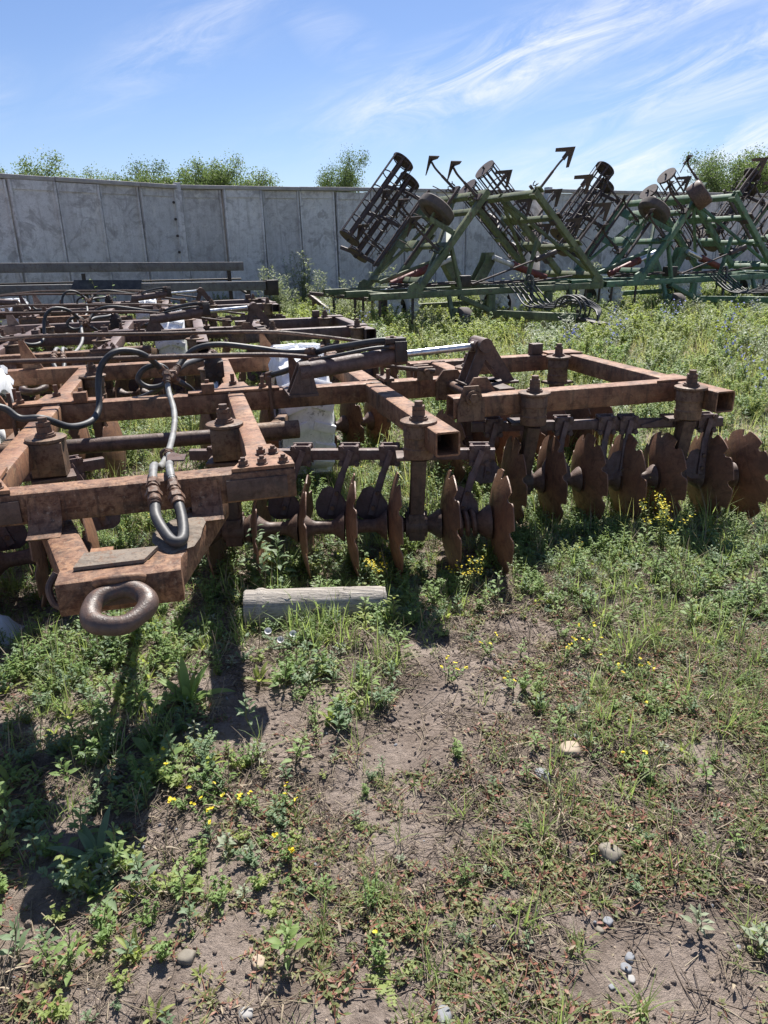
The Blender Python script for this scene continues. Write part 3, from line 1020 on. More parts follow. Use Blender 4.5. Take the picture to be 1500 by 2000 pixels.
# rock shaft, wheels
P('rock_shaft', MB().cyl((-.42, 1.80, .665), (.50, 1.80, .655), .043, 18), 'rust_dark', harrow)
both('shaft_arm', MB().beam((.78, 1.78, .66), (1.0, 3.05, .46), .07, .11, .01).cyl((.60, 1.80, .66), (.92, 1.80, .66), .055, 16), 'kingpin_rust')


def wheel_parts(parent, c, r, wd, tyre, rim, rimmat, lug=True, axis=(1, 0, 0), name='wheel'):
    root_m = Matrix.Translation(c) @ Vector((1, 0, 0)).rotation_difference(Vector(axis)).to_matrix().to_4x4()
    h = wd / 2
    rr = r * .58
    ty = MB()
    ty.lathe((-h, 0, 0), (h, 0, 0), [(.06, rr), (.0, rr + .05 * r), (-.02, r * .8), (.05, r * .94), (.16, r * .99), (.5, r), (.84, r * .99), (.95, r * .94), (1.02, r * .8), (1.0, rr + .05 * r), (.94, rr)], 40, False)
    if lug:
        for k in range(20):
            a = 2 * pi * k / 20
            for sgn in (-1, 1):
                p0 = Vector((sgn * .02, cos(a) * r, sin(a) * r))
                a2 = a + .10
                p1 = Vector((sgn * h * .93, cos(a2) * r * .985, sin(a2) * r * .985))
                ty.beam(p0, p1, .055 * r / .43, .050, .006, up=(0, cos(a), sin(a)))
    w_ = P(name, ty, tyre, parent)
    w_.matrix_basis = root_m
    rm = MB()
    rm.lathe((-h * .75, 0, 0), (h * .75, 0, 0), [(0, rr * 1.02), (0.1, rr * .94), (.5, rr * .85), (.62, rr * .5), (.6, .07), (.95, .06), (1.0, .04)], 28)
    P('rim', rm, rimmat, w_)
    hubs = MB()
    for k in range(6):
        a = pi * k / 3
        hubs.hexnut((-h * .06, cos(a) * rr * .55, sin(a) * rr * .55), .016, h * .4, (1, 0, 0))
    P('wheel_nut', hubs, 'bolt_steel', w_)
    return w_


wheel_parts(harrow, (1.12, 3.12, .485), .50, .37, 'whitewash', 'rim', 'whitewash')
wheel_parts(harrow, (2 * AX - 1.25, 3.12, .485), .50, .37, 'whitewash', 'rim', 'whitewash')

# fold cylinder on each side


def hyd(root, p0, pm, p1, rb, rr, barrel='rust_dark', rod='chrome'):
    p0, pm, p1 = Vector(p0), Vector(pm), Vector(p1)
    d = (p1 - p0).normalized()
    mb = MB().cyl(p0, pm, rb, 20)
    mb.cyl(p0 - d * .03, p0 + d * .03, rb * 1.15, 20)
    mb.cyl(pm - d * .05, pm + d * .02, rb * 1.22, 20)
    c = P('hydraulic_cylinder', mb, barrel, root)
    P('rod', MB().cyl(pm, p1, rr, 16), rod, c)
    P('rod_eye', MB().cyl(p1 - d * .05, p1 + d * .01, rr * 1.5, 14).cyl(p1 + Vector((0, -.05, 0)), p1 + Vector((0, .05, 0)), rr * 1.9, 18), 'rust_dark', c)
    return c


for s_ in (1, -1):
    c = hyd(harrow, (.99, 1.90, .985), (1.60, 1.90, 1.050), (2.10, 1.90, 1.075), .052, .022, 'rust_mauve')
    P('hose_block', MB().box((1.58, 1.90, 1.075), (.075, .13, .125)).box((1.55, 1.90, 1.14), (.13, .10, .03)), 'black_steel', c)
    if s_ < 0:
        c.matrix_basis = MIR
lv = MB()
for yy in (1.84, 1.96):
    lv.plate([(1.99, yy, .845), (2.09, yy, 1.10), (2.13, yy, 1.12), (2.17, yy, 1.10), (2.34, yy, .845), (2.26, yy, .845), (2.13, yy, 1.0), (2.06, yy, .845)], .014)
lv.cyl((2.12, 1.80, 1.085), (2.12, 2.0, 1.085), .045, 18)
lv.box((2.17, 1.90, .848), (.36, .20, .014))
lv.beam((2.17, 1.90, .845), (2.17, 1.58, .845), .10, .02, .004)
both('fold_lever', lv, 'rust_dark')
both('cylinder_bracket', MB().plate([(.88, 1.86, .85), (1.06, 1.86, .85), (1.02, 1.86, 1.03), (.96, 1.86, 1.03)], .014).plate([(.88, 1.96, .85), (1.06, 1.96, .85), (1.02, 1.96, 1.03), (.96, 1.96, 1.03)], .014).beam((.97, 1.84, .85), (.97, 2.15, .85), .18, .016, .003), 'rust_dark')
both('clevis', MB().box((1.80, 2.05, .90), (.10, .03, .085)).box((1.80, 2.14, .90), (.10, .03, .085)).cyl((1.80, 2.0, .915), (1.80, 2.19, .915), .018, 10), 'kingpin_rust')
# wheel lift cylinder standing between the inner beams
vc = P('lift_cylinder', MB().box((.49, 2.88, .88), (.13, .12, .14)).lathe((.49, 2.88, .93), (.49, 2.88, 1.01), [(0, .06), (.5, .058), (1, .03)], 18), 'black_steel', harrow)
P('rod', MB().cyl((.495, 2.85, .81), (.50, 2.74, .66), .022, 14), 'chrome', vc)
P('bolt', MB().hexnut((.455, 2.82, .93), .018, -.02, (0, 1, 0)).hexnut((.525, 2.82, .93), .018, -.02, (0, 1, 0)).hexnut((.455, 2.82, .86), .018, -.02, (0, 1, 0)).hexnut((.525, 2.82, .86), .018, -.02, (0, 1, 0)), 'black_steel', vc)

# steel pipes on stand-offs
P('steel_pipe', MB().tube([(-1.7, 2.2, 1.03), (-1.2, 2.2, 1.09), (-.726, 2.2, 1.10), (-.312, 2.2, 1.09), (.212, 2.2, 1.078), (.736, 2.2, 1.06), (.96, 2.2, 1.041), (1.247, 2.15, 1.005), (1.504, 2.1, .965), (1.695, 2.06, .935), (1.86, 2.03, .915)], .0155, 10, 5), 'rust_dark', harrow)
P('steel_pipe', MB().tube([(-2.0, 3.75, 1.0), (-1.074, 3.82, 1.076), (-.629, 3.82, 1.088), (.065, 3.82, 1.066), (.938, 3.82, 1.039), (1.385, 3.8, .985), (1.804, 3.75, .917), (2.149, 3.7, .865)], .0155, 10, 5), 'rust_dark', harrow)
for (x, y, zt) in ((.955, 2.2, 1.028), (-.86, 2.2, 1.088), (.93, 3.82, 1.026), (-.93, 3.82, 1.066)):
    P('pipe_stand', MB().plate([(x - .02, y, .842), (x + .13, y, .842), (x + .015, y, zt), (x - .02, y, zt)], .016), RF, harrow)

# hoses
hh = [
    ('black_hose', [(-.80, 1.5, .97), (-.627, 1.6, .949), (-.546, 1.6, .885), (-.437, 1.6, .875), (-.332, 1.7, .80), (-.242, 1.85, .79), (-.204, 1.98, .84), (-.196, 2.05, .964), (-.168, 2.08, 1.062), (-.097, 2.1, 1.129), (-.015, 2.15, 1.133), (.079, 2.2, 1.091), (.167, 2.3, .979)], .0185, 'hose_rubber'),
    ('grey_hose', [(.188, 2.1, .992), (.191, 2.02, .905), (.215, 1.8, .822), (.208, 1.55, .765), (.178, 1.15, .735), (.162, .75, .79), (.155, .48, .87), (.155, .30, .845)], .0165, 'hose_grey'),
    ('black_hose', [(.156, .26, .825), (.160, .20, .80), (.163, .14, .775), (.190, .055, .745), (.220, -.005, .728), (.250, .01, .732), (.252, .12, .762), (.236, .24, .81)], .020, 'hose_rubber'),
    ('grey_hose', [(.230, .28, .832), (.218, .40, .874), (.212, .55, .855), (.204, .8, .79), (.189, 1.1, .757)], .0155, 'hose_grey'),
    ('black_hose', [(.221, 2.3, .96), (.298, 2.4, 1.038), (.385, 2.4, 1.097), (.53, 2.4, 1.112), (.756, 2.4, 1.077), (.948, 2.35, 1.046), (1.092, 2.2, 1.06)], .019, 'hose_rubber'),
    ('black_hose', [(.823, 2.6, .86), (.981, 2.4, .931), (1.125, 2.2, 1.055), (1.286, 2.0, 1.11), (1.456, 1.9, 1.140), (1.54, 1.88, 1.140)], .020, 'hose_rubber'),
    ('black_hose', [(1.05, 1.95, 1.04), (1.2, 1.86, 1.075), (1.4, 1.84, 1.105), (1.55, 1.86, 1.105)], .011, 'hose_rubber'),
    ('blue_hose', [(.19, 2.3, .914), (.184, 2.3, .988), (.126, 2.3, 1.02), (.047, 2.3, .996), (.008, 2.3, .935), (.063, 2.3, .887), (.15, 2.3, .894), (.194, 2.3, .946)], .0165, 'hose_rubber'),
    ('black_hose', [(.207, 2.3, .929), (.073, 2.6, .805), (-.071, 2.9, .709)], .0165, 'hose_rubber'),
    ('black_hose', [(.209, 2.3, .945), (.293, 2.5, .985), (.414, 2.8, .979), (.49, 2.88, 1.0)], .018, 'hose_rubber'),
    ('black_hose', [(.23, 2.3, .92), (.30, 2.33, .87), (.36, 2.5, .78), (.5, 2.7, .72)], .017, 'hose_rubber'),
]
for nm, pts, r_, mt_ in hh:
    h_ = P(nm, MB().tube(pts, r_, 10, 6), mt_, harrow, 50)
    a, b_ = Vector(pts[0]), Vector(pts[1])
    d = (b_ - a).normalized()
    P('fitting', MB().cyl(a - d * .02, a + d * .045, r_ * 1.25, 12).hexnut(a - d * .005, r_ * 1.6, .022, d).torus(a + d * .05, r_ * 1.05, .004, d, 14, 6).torus(a + d * .065, r_ * 1.05, .004, d, 14, 6), 'bolt_steel', h_)
    a, b_ = Vector(pts[-1]), Vector(pts[-2])
    d = (b_ - a).normalized()
    P('fitting', MB().cyl(a - d * .02, a + d * .045, r_ * 1.25, 12).hexnut(a - d * .005, r_ * 1.6, .022, d), 'bolt_steel', h_)
P('hose_clamp', MB().tube([(.175, 2.28, .93), (.21, 2.24, .95), (.235, 2.30, .97), (.20, 2.34, .95), (.175, 2.28, .93)], .014, 8, 4).box((.205, 2.28, .955), (.07, .05, .06)), 'bolt_steel', harrow)
P('hose_tie', MB().torus((.182, 1.12, .745), .030, .008, (0, 1, 0), 18, 8).plate([(.19, 1.1, .75), (.215, .95, .80), (.25, .72, .845), (.28, .70, .85), (.27, .60, .85), (.20, .62, .85), (.19, .9, .80)], .006, (0.2, .3, 1)), 'rust_dark', harrow)

# drawbar
zt_, hb_ = .70, .115
zc_ = zt_ - hb_ / 2
da = MB()
P('drawbar_arm', MB().beam((.375, .60, zc_), (.175, -.11, zc_), .115, hb_, .014), 'rust_worn', harrow)
P('drawbar_arm', MB().beam((2 * AX - .375, .60, zc_), (2 * AX - .175, -.11, zc_), .115, hb_, .014), 'rust_worn', harrow)
P('drawbar_nose', MB().beam((-.14, -.125, zc_), (.24, -.125, zc_), .125, hb_ + .004, .016), 'rust_worn', harrow)
P('top_plate', MB().plate([(-.095, -.10, zt_ + .010), (.125, -.10, zt_ + .010), (.165, .005, zt_ + .010), (-.075, .02, zt_ + .010)], .012), 'mud_plate', harrow)
P('lug', MB().box((-.03, .085, zt_ - .02), (.075, .07, .02)).box((-.03, .06, zt_ - .05), (.06, .02, .06)), RF, harrow)
mud = MB()
rm = random.Random(3)
pts = []
for k in range(14):
    a = 2 * pi * k / 14
    pts.append((.255 + .115 * cos(a) * (.55 + .45 * abs(sin(a * .5))) + .03 * sin(a), .17 + .21 * sin(a) * rm.uniform(.8, 1.05), zt_))
top = [(x * .86 + .255 * .14, y * .86 + .17 * .14, z + .007 + rm.uniform(-.004, .005)) for x, y, z in pts]
mid = (.26, .18, zt_ + .009)
n_ = len(pts)
mud.add(pts + top + [mid], [(i, (i + 1) % n_, n_ + (i + 1) % n_, n_ + i) for i in range(n_)] + [(n_ + i, n_ + (i + 1) % n_, 2 * n_) for i in range(n_)])
P('caked_mud', mud, 'mud_plate', harrow, 60)
for s_ in (1, -1):
    mb = MB()
    q = []
    for k in range(7):
        a = R(90 * k / 6)
        q.append((0, .355 - .13 + .13 * sin(a) * 1.0 - .0, ZC - .06 + .13 - .13 * cos(a) + .0))
    # curved gusset between beam face and the top of the arm
    prof_ = [(.357 - .115 * (1 - sin(R(90 * k / 6))), zt_ + .002 + .125 * (1 - cos(R(90 * k / 6)))) for k in range(7)]
    x0, x1 = .285, .395
    V = [(x0, y, z) for y, z in prof_] + [(x1, y, z) for y, z in prof_] + [(x0, y + .008, z - .008) for y, z in prof_] + [(x1, y + .008, z - .008) for y, z in prof_]
    F = []
    for k in range(6):
        F += [(k, k + 1, 8 + k, 7 + k), (14 + k, 21 + k, 22 + k, 15 + k), (k, 14 + k, 15 + k, k + 1), (7 + k, 8 + k, 22 + k, 21 + k)]
    F += [(0, 7, 21, 14), (6, 20, 27, 13)]
    mb.add(V, F)
    mb.plate([(x1, y, z) for y, z in prof_] + [(x1, .358, zt_ + .004)], .012, (1, 0, 0))
    o = P('curved_gusset', mb, 'rust_worn', harrow, 40)
    if s_ < 0:
        o.matrix_basis = MIR
rg = MB().torus((.05, -.285, .644), .077, .029, (0.0, -.34, 1), 56, 20)
_c = Vector((.05, -.285, .644))
_v = []
for q in rg.v:
    d_ = Vector(q) - _c
    an_ = math.atan2(d_.y, d_.x)
    k_ = 1 + .05 * sin(an_ * 2 + .7) + .03 * sin(an_ * 5 + 2) + .05 * max(0, -sin(an_))
    _v.append(tuple(_c + Vector((d_.x * (1.05 + .02 * sin(an_ * 3)), d_.y, d_.z)) * k_))
rg.v = _v
rg.beam((.05, -.225, .655), (.05, -.17, .660), .135, .066, .03)
P('towing_ring', rg, 'ring_steel', harrow, 60)
P('weld_bead', MB().tube([(-.02, -.19, .69), (.0, -.20, .70), (.05, -.205, .702), (.10, -.20, .70), (.125, -.19, .69)], .016, 8, 4), 'rust_frame', harrow, 60)
P('shackle', MB().tube([(-.15, -.09, .70), (-.175, -.11, .66), (-.165, -.13, .615), (-.14, -.14, .60)], .012, 8, 5), 'rust_dark', harrow)

# two more harrows behind it, darker and duller
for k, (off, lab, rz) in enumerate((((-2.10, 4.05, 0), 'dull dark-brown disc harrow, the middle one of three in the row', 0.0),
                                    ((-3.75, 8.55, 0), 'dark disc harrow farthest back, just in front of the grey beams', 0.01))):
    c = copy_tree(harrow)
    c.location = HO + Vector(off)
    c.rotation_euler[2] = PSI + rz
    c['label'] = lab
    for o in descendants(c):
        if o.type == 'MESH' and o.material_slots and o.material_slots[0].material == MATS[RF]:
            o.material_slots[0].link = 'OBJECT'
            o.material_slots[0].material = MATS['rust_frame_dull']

# ------------------------------------------------------------------ folded cultivators
PHI = R(24.66)
CO = Vector((2.335, 15.04, 0))
CL = Vector((cos(PHI), sin(PHI), 0))


def roller_mesh(L, r):
    mb = MB()
    for k in range(7):
        a = 2 * pi * k / 7
        mb.beam((0, cos(a) * r, sin(a) * r), (L, cos(a) * r, sin(a) * r), .045, .014, .003, up=(0, cos(a), sin(a)))
    for q in range(6):
        mb.torus((L * (.02 + .96 * q / 5), 0, 0), r * .93, .013, (1, 0, 0), 22, 6)
    for x in (0.0, L):
        mb.cyl((x - .012, 0, 0), (x + .012, 0, 0), r * 1.03, 22)
    mb.cyl((-.08, 0, 0), (L + .08, 0, 0), .025, 10)
    return mb


ROLLER = roller_mesh(2.05, .25).mesh('roller', 'roller_steel', 35)


def sweep_parts(parent, base, n_, fwd, length, sgn=1):
    """spring shank leaving the beam along n_, with a V shaped sweep at its end; fwd = travel direction"""
    n_ = Vector(n_).normalized()
    fwd = Vector(fwd).normalized()
    sd = fwd.cross(n_).normalized()
    b0 = Vector(base)
    e = b0 + n_ * length
    mb = MB().beam(b0 + n_ * -.05, b0 + n_ * (length * .55) + fwd * -.02, .05, .028, .005, up=fwd)
    mb.tube([b0 + n_ * (length * .5) + fwd * -.02, b0 + n_ * (length * .8) - fwd * .02, e + fwd * .04], .022, 8, 5)
    s_ = P('shank', mb, 'roller_steel', parent)
    if sgn < 0:
        n_, fwd = (n_ * .35 + fwd).normalized(), (n_ - fwd * .35).normalized()
    tip = e + n_ * .20 + fwd * .10
    f = MB()
    for sg in (1, -1):
        o_ = e - n_ * .06 + sd * (sg * .24) - fwd * .06
        o2 = e - n_ * .115 + sd * (sg * .20) - fwd * .06
        i_ = e + n_ * .05 + sd * (sg * .035)
        f.plate([tip, o_, o2, i_, e + n_ * .06], .014)
    f.beam(e + n_ * .12, e - n_ * .10, .085, .016, .003, up=fwd)
    P('sweep', f, 'roller_steel', s_)
    return s_


def build_cultivator(label, loc, green, extra=False):
    c = thing('folded_cultivator', label, 'cultivator', loc, PHI, 'cultivators folded up for storage')
    G = green
    for y in (0, 1.2, 2.4):
        P('frame_beam', MB().beam((-2.76, y, .85), (2.77, y, .85), .115, .125, .012, .008), G, c)
    for x in (-2.25, -.95, .95, 2.25):
        P('frame_member', MB().beam((x, .062, .845), (x, 1.138, .845), .10, .10, .01), G, c)
        P('frame_member', MB().beam((x, 1.262, .845), (x, 2.338, .845), .10, .10, .01), G, c)
    # drop posts, braces and drawbar
    for x in (-.08, 1.35):
        P('drop_post', MB().beam((x, -.02, .782), (x, -.02, .33 if x < 1 else .40), .15, .10, .01), G, c)
    P('brace', MB().beam((-.85, -.05, .78), (-.14, -.05, .48), .10, .09, .01), G, c)
    P('brace', MB().beam((1.28, -.05, .52), (.65, -.05, .76), .09, .09, .01), G, c)
    P('drawbar', MB().beam((-.08, -.06, .42), (.02, -2.75, .50), .13, .14, .012), G, c)
    P('hitch_plate', MB().beam((.02, -2.72, .49), (.03, -3.15, .44), .22, .05, .02).torus((.03, -3.2, .44), .07, .025, (0, 0, 1), 20, 8), 'black_steel', c)
    P('jack_stand', MB().cyl((.08, -2.5, .62), (.08, -2.5, .02), .03, 12).box((.08, -2.5, .02), (.16, .16, .015)), 'black_steel', c)
    # front gauge wheels
    for x in (-.90, 2.05):
        P('wheel_bracket', MB().beam((x - .18, -.05, .80), (x - .18, -.22, .40), .08, .07, .01).box((x - .02, -.2, .52), (.36, .20, .10)).beam((x - .20, -.2, .5), (x - .19, -.26, .24), .03, .09, .005), G, c)
        wheel_parts(c, (x, -.30, .30), .30, .22, 'tyre_rubber', 'rim', 'rust_dark', False)
    # whitewashed transport wheels
    for x in (-1.55, -1.12, 1.15, 1.58):
        wheel_parts(c, (x, 1.75, .44), .44, .26, 'whitewash', 'rim', 'black_steel')
    P('axle_beam', MB().beam((-1.75, 1.75, .50), (1.75, 1.75, .50), .11, .11, .01), G, c)
    # masts for the folding cylinders
    for sg in (-1, 1):
        for y in (.95, 1.15):
            m_ = MB().plate([(sg * .05, y, .91), (sg * .33, y, .91), (sg * .62, y, 1.38), (sg * .60, y, 1.58), (sg * .42, y, 1.58), (sg * .36, y, 1.40)], .02)
            P('mast_plate', m_, G, c)
        P('mast_stay', MB().beam((sg * .55, 1.05, 1.52), (sg * 2.05, 1.05, 1.06), .07, .08, .008), G, c)
        cy = P('hydraulic_cylinder', MB().cyl((sg * 1.9, .85, 1.02), (sg * 1.05, .85, 1.30), .075, 18).cyl((sg * 1.08, .85, 1.29), (sg * 1.02, .85, 1.31), .09, 18), 'red_paint', c)
        P('rod', MB().cyl((sg * 1.03, .85, 1.305), (sg * .52, .85, 1.48), .055, 16), 'pale_cover' if not extra else 'chrome', cy)
        P('stay_post', MB().beam((sg * .78, .02, .92), (sg * 1.02, .02, 1.78), .09, .06, .008), G, c)
        hx = -1.82 if sg < 0 else 2.62
        P('hinge_lug', MB().plate([(hx - .17, -.03, .90), (hx + .17, -.03, .90), (hx + .11, -.03, 1.04), (hx, -.03, 1.09), (hx - .11, -.03, 1.04)], .05), G, c)
        P('hinge_lug', MB().plate([(hx - .17, 2.38, .90), (hx + .17, 2.38, .90), (hx + .11, 2.38, 1.04), (hx, 2.38, 1.09), (hx - .11, 2.38, 1.04)], .05), G, c)
        P('turnbuckle', MB().cyl((sg * 1.2, .3, .98), (sg * 2.2, .3, 1.06), .022, 10), 'roller_steel', c)
    # pipe work and clutter lying along the frame
    for y, z in ((.25, .98), (.45, 1.0), (.6, .97)):
        P('steel_pipe', MB().tube([(-2.1, y, z), (-.8, y + .05, z + .03), (.4, y, z), (1.5, y + .08, z + .02)], .016, 8, 4), 'roller_steel', c)
    P('tension_rod', MB().cyl((-.55, -.05, 1.0), (.95, -.05, 1.42), .020, 10).cyl((.95, -.05, 1.42), (1.45, -.05, 1.56), .055, 12), 'roller_steel', c)
    P('valve_block', MB().box((-.55, .3, 1.05), (.22, .25, .22)).box((-.35, .4, 1.0), (.3, .12, .1)), 'black_steel', c)
    # hose bundle over the hitch
    rh = random.Random(4)
    for k in range(6):
        x0 = .25 + .12 * k
        pts = [(x0, -.1, .98), (x0 + .05, -.35, .80), (x0 - .10, -.9, .60), (.15 + .05 * k, -1.6, .60 + .03 * k), (-.1 + .08 * k, -2.2, .66 + .06 * rh.random()), (.05 * k - .1, -2.55, .78 + .08 * rh.random()), (.12 + .03 * k, -2.85, .66), (.05, -3.05, .56 - .02 * k)]
        P('hydraulic_hose', MB().tube(pts, .016, 8, 6), 'hose_rubber', c, 50)
    for k in range(3):
        a = [(.1 * k - .1, -2.45 + .35 * cos(q * pi / 4), .64 + .22 * sin(q * pi / 4)) for q in range(8)]
        P('hydraulic_hose', MB().tube(a, .016, 8, 5), 'hose_rubber', c, 50)
    for k in range(2):
        P('hydraulic_hose', MB().tube([(.72 + .05 * k, -.08, 1.02), (.74 + .05 * k, -.12, 1.12), (.80 + .05 * k, -.14, 1.05), (.80 + .04 * k, -.14, .7), (.76, -.16, .35)], .018, 8, 5), 'hose_grey' if k else 'hose_rubber', c, 50)

    # hanging tines under the frame
    for x in (-2.55, -1.85, 2.35):
        for y in (0, 1.2, 2.4):
            P('tine', MB().beam((x, y, .79), (x, y + .02, .40), .05, .03, .005).tube([(x, y + .02, .42), (x, y + .05, .2), (x, y - .10, .03)], .02, 8, 4), 'roller_steel', c)

    # the two folded wings
    for sg in (-1, 1):
        base = Vector((-1.80, 0, .86)) if sg < 0 else Vector((2.80, 0, .86))
        ud = Vector((-sg * .655, 0, .755)) if sg < 0 else Vector((-.72, 0, .694))
        ud.normalize()
        nd = Vector((ud.z * sg, 0, abs(ud.x)))          # outwards: the wing's underside
        nd.normalize()
        LW = 2.42 if sg < 0 else 2.66

        def W(u_, y_, n_=0.0):
            q = base + ud * u_ + nd * n_
            return (q.x, y_, q.z)
        for y in (0.0, 1.2, 2.4):
            P('wing_beam', MB().beam(W(.10 if y != 1.2 else .30, y), W(LW, y), .115, .125, .012, .008, up=tuple(nd)), G, c)
        for u_ in (.30, LW - .06):
            for ya in ((.062, 1.138), (1.262, 2.338)):
                P('wing_cross_member', MB().beam(W(u_, ya[0]), W(u_, ya[1]), .12, .11, .01, up=tuple(nd)), G, c)
        for u_ in (1.15, 1.95):
            P('wing_bracket', MB().beam(W(u_, 1.262, .03), W(u_, 1.75, .03), .20, .10, .01, up=tuple(nd)).plate([W(u_ - .1, 1.75, -.06), W(u_ + .1, 1.75, -.06), W(u_ + .1, 1.98, .16), W(u_ - .1, 1.98, .16)], .02), G, c)
            P('wing_cross_member', MB().beam(W(u_, .062), W(u_, 1.138), .10, .09, .01, up=tuple(nd)), G, c)
        # sweeps stand out from the underside
        fw = (0, -1, 0)
        spots = [(1.15, 0.0), (1.9, 0.0), (2.6, 0.0), (.8, 1.2), (1.65, 1.2), (.7, 2.4), (1.5, 2.4), (2.35, 2.4)]
        if sg < 0 and not extra:
            spots = [(.95, 0.05), (2.2, .0), (1.45, 1.2), (2.5, 1.2), (.9, 2.4), (1.8, 2.4)]
        for (u_, y_) in spots:
            sweep_parts(c, W(u_, y_, .06), tuple(nd), fw, .78 if sg < 0 else .92, sg)
        # depth-harrow bars, clamps and coil springs mounted on the wing
        for (y_, n_) in ((.55, .30), (1.75, .34), (2.15, .24)):
            P('tine_bar', MB().beam(W(.45, y_, n_), W(LW - .1, y_, n_), .05, .05, .006, up=tuple(nd)), 'roller_steel', c)
        for k_, (u_, y_) in enumerate(spots):
            q0, q1 = Vector(W(u_ - .06, y_, -.09)), Vector(W(u_ + .06, y_, -.09))
            P('tine_clamp', MB().beam(W(u_ - .07, y_, .10), W(u_ + .07, y_, .10), .20, .03, .006, up=tuple(nd)).beam(q0, q1, .18, .02, .004, up=tuple(nd)), 'roller_steel' if k_ % 2 else G, c)
            ctr = Vector(W(u_ - .10, y_ + .10, .16))
            P('coil_spring', MB().tube([ctr + ud * (.012 * q) + Vector((0, .05 * cos(q * 1.05), 0)) + nd * (.05 * sin(q * 1.05)) for q in range(20)], .011, 5, 1), 'roller_steel', c)
        for u_ in (.75, 1.35, 2.0):
            for y_ in (.55, 1.75, 2.15):
                P('spring_tine', MB().tube([W(u_, y_, .30), W(u_ + .03, y_ + .05, .50), W(u_ - .02, y_ + .12, .72)], .010, 5, 3), 'roller_steel', c)
        P('diagonal_brace', MB().beam(W(.45, .1, -.02), W(LW - .2, 1.12, -.02), .06, .06, .006, up=tuple(nd)), G, c)
        P('diagonal_brace', MB().beam(W(LW - .25, 1.3, -.02), W(.5, 2.3, -.02), .06, .06, .006, up=tuple(nd)), G, c)
        # double cage roller behind the wing
        for (y_, n_, u0) in ((2.70, .86, .68), (3.00, .40, .62)):
            o = link('cage_roller', ROLLER, c)
            X = ud
            Z = nd
            Y = Z.cross(X)
            p = W(u0, y_, n_)
            M = Matrix(((X.x, Y.x, Z.x, p[0]), (X.y, Y.y, Z.y, p[1]), (X.z, Y.z, Z.z, p[2]), (0, 0, 0, 1)))
            o.matrix_basis = M
        for u_ in (.62, 1.60, 2.35):
            P('roller_arm', MB().beam(W(u_, 2.42, .05), W(u_, 2.85, .42), .05, .08, .006).beam(W(u_, 2.80, .40), W(u_, 3.48, .66), .05, .08, .006), 'roller_steel' if u_ != 1.65 else G, c)
        P('roller_frame', MB().beam(W(.55, 3.05, .40), W(2.70, 3.05, .40), .07, .07, .008, up=tuple(nd)), 'roller_steel', c)
        # wing gauge wheel
        if sg < 0:
            ax = tuple(ud)
            wheel_parts(c, W(1.62, .45, .46), .38, .20, 'tyre_rubber', 'rim', 'rust_dark', False, ax)
            P('wheel_bracket', MB().beam(W(1.40, .05, .05), W(1.40, .42, .46), .06, .10, .008), G, c)
            P('wheel_bracket', MB().beam(W(1.40, .42, .46), W(1.62, .45, .46), .05, .05, .008), G, c)
            if extra:
                wheel_parts(c, W(2.30, -.15, .12), .30, .34, 'rust_dark', 'rim', 'black_steel', False, (ud.x, -.75, ud.z))
    return c


build_cultivator('dull olive-green folded cultivator with hoses heaped on its hitch', CO, 'green_dull')
build_cultivator('brighter green folded cultivator in the middle of the three', CO + CL * 5.85 + Vector((-.1, .25, 0)), 'green_fresh', True)
build_cultivator('green folded cultivator cut off by the right edge of the picture', CO + CL * 11.5 + Vector((-.2, .5, 0)), 'green_fresh', True)

# ------------------------------------------------------------------ long grey implement beams by the wall
gb = thing('grey_beam_frame', 'long weathered grey box-beam frame lying in front of the wall', 'beam frame', (-7.0, 15.6, 0), R(26))
for y, z, x1 in ((.9, 1.42, 4.55), (-.3, 1.00, 4.7)):
    P('long_beam', MB().beam((-2.2, y, z + .12), (x1, y, z - .03), .18, .20, .015), 'grey_beam', gb)
for x in (-1.5, .9, 4.2):
    P('upright', MB().beam((x, .9, 0), (x, .9, 1.34), .08, .08, .008), 'black_steel', gb)
    P('upright', MB().beam((x + .1, -.3, 0), (x + .1, -.3, .92), .08, .08, .008), 'black_steel', gb)
    P('tie_bar', MB().beam((x, .85, 1.0), (x + .1, -.25, .80), .05, .05, .005), 'black_steel', gb)
P('rail', MB().cyl((-2.2, .95, 1.20), (4.5, .95, 1.10), .02, 8), 'black_steel', gb)
P('sheet_cover', MB().plate([(.5, -.46, 1.05), (1.9, -.46, 1.0), (1.95, -.38, 1.19), (.6, -.38, 1.24)], .02), 'hose_rubber', gb)
P('end_block', MB().box((4.85, -.3, .92), (.26, .3, .34)), 'black_steel', gb)

# rusty scrap frame among the weeds near the wall
sf = thing('scrap_frame', 'small rusty angle-iron frame half hidden in weeds near the wall', 'scrap', (-1.6, 17.2, 0), R(-10))
P('bar', MB().beam((0, 0, .78), (1.5, .2, .60), .08, .08, .006), 'rust_dark', sf)
P('bar', MB().beam((0, 0, .74), (.55, -.5, .45), .08, .08, .006), 'rust_dark', sf)
P('bar', MB().beam((.1, 0, .70), (.1, 0, 0), .08, .08, .006), 'rust_dark', sf)
P('bar', MB().beam((1.45, .2, .58), (1.45, .2, 0), .08, .08, .006), 'rust_dark', sf)

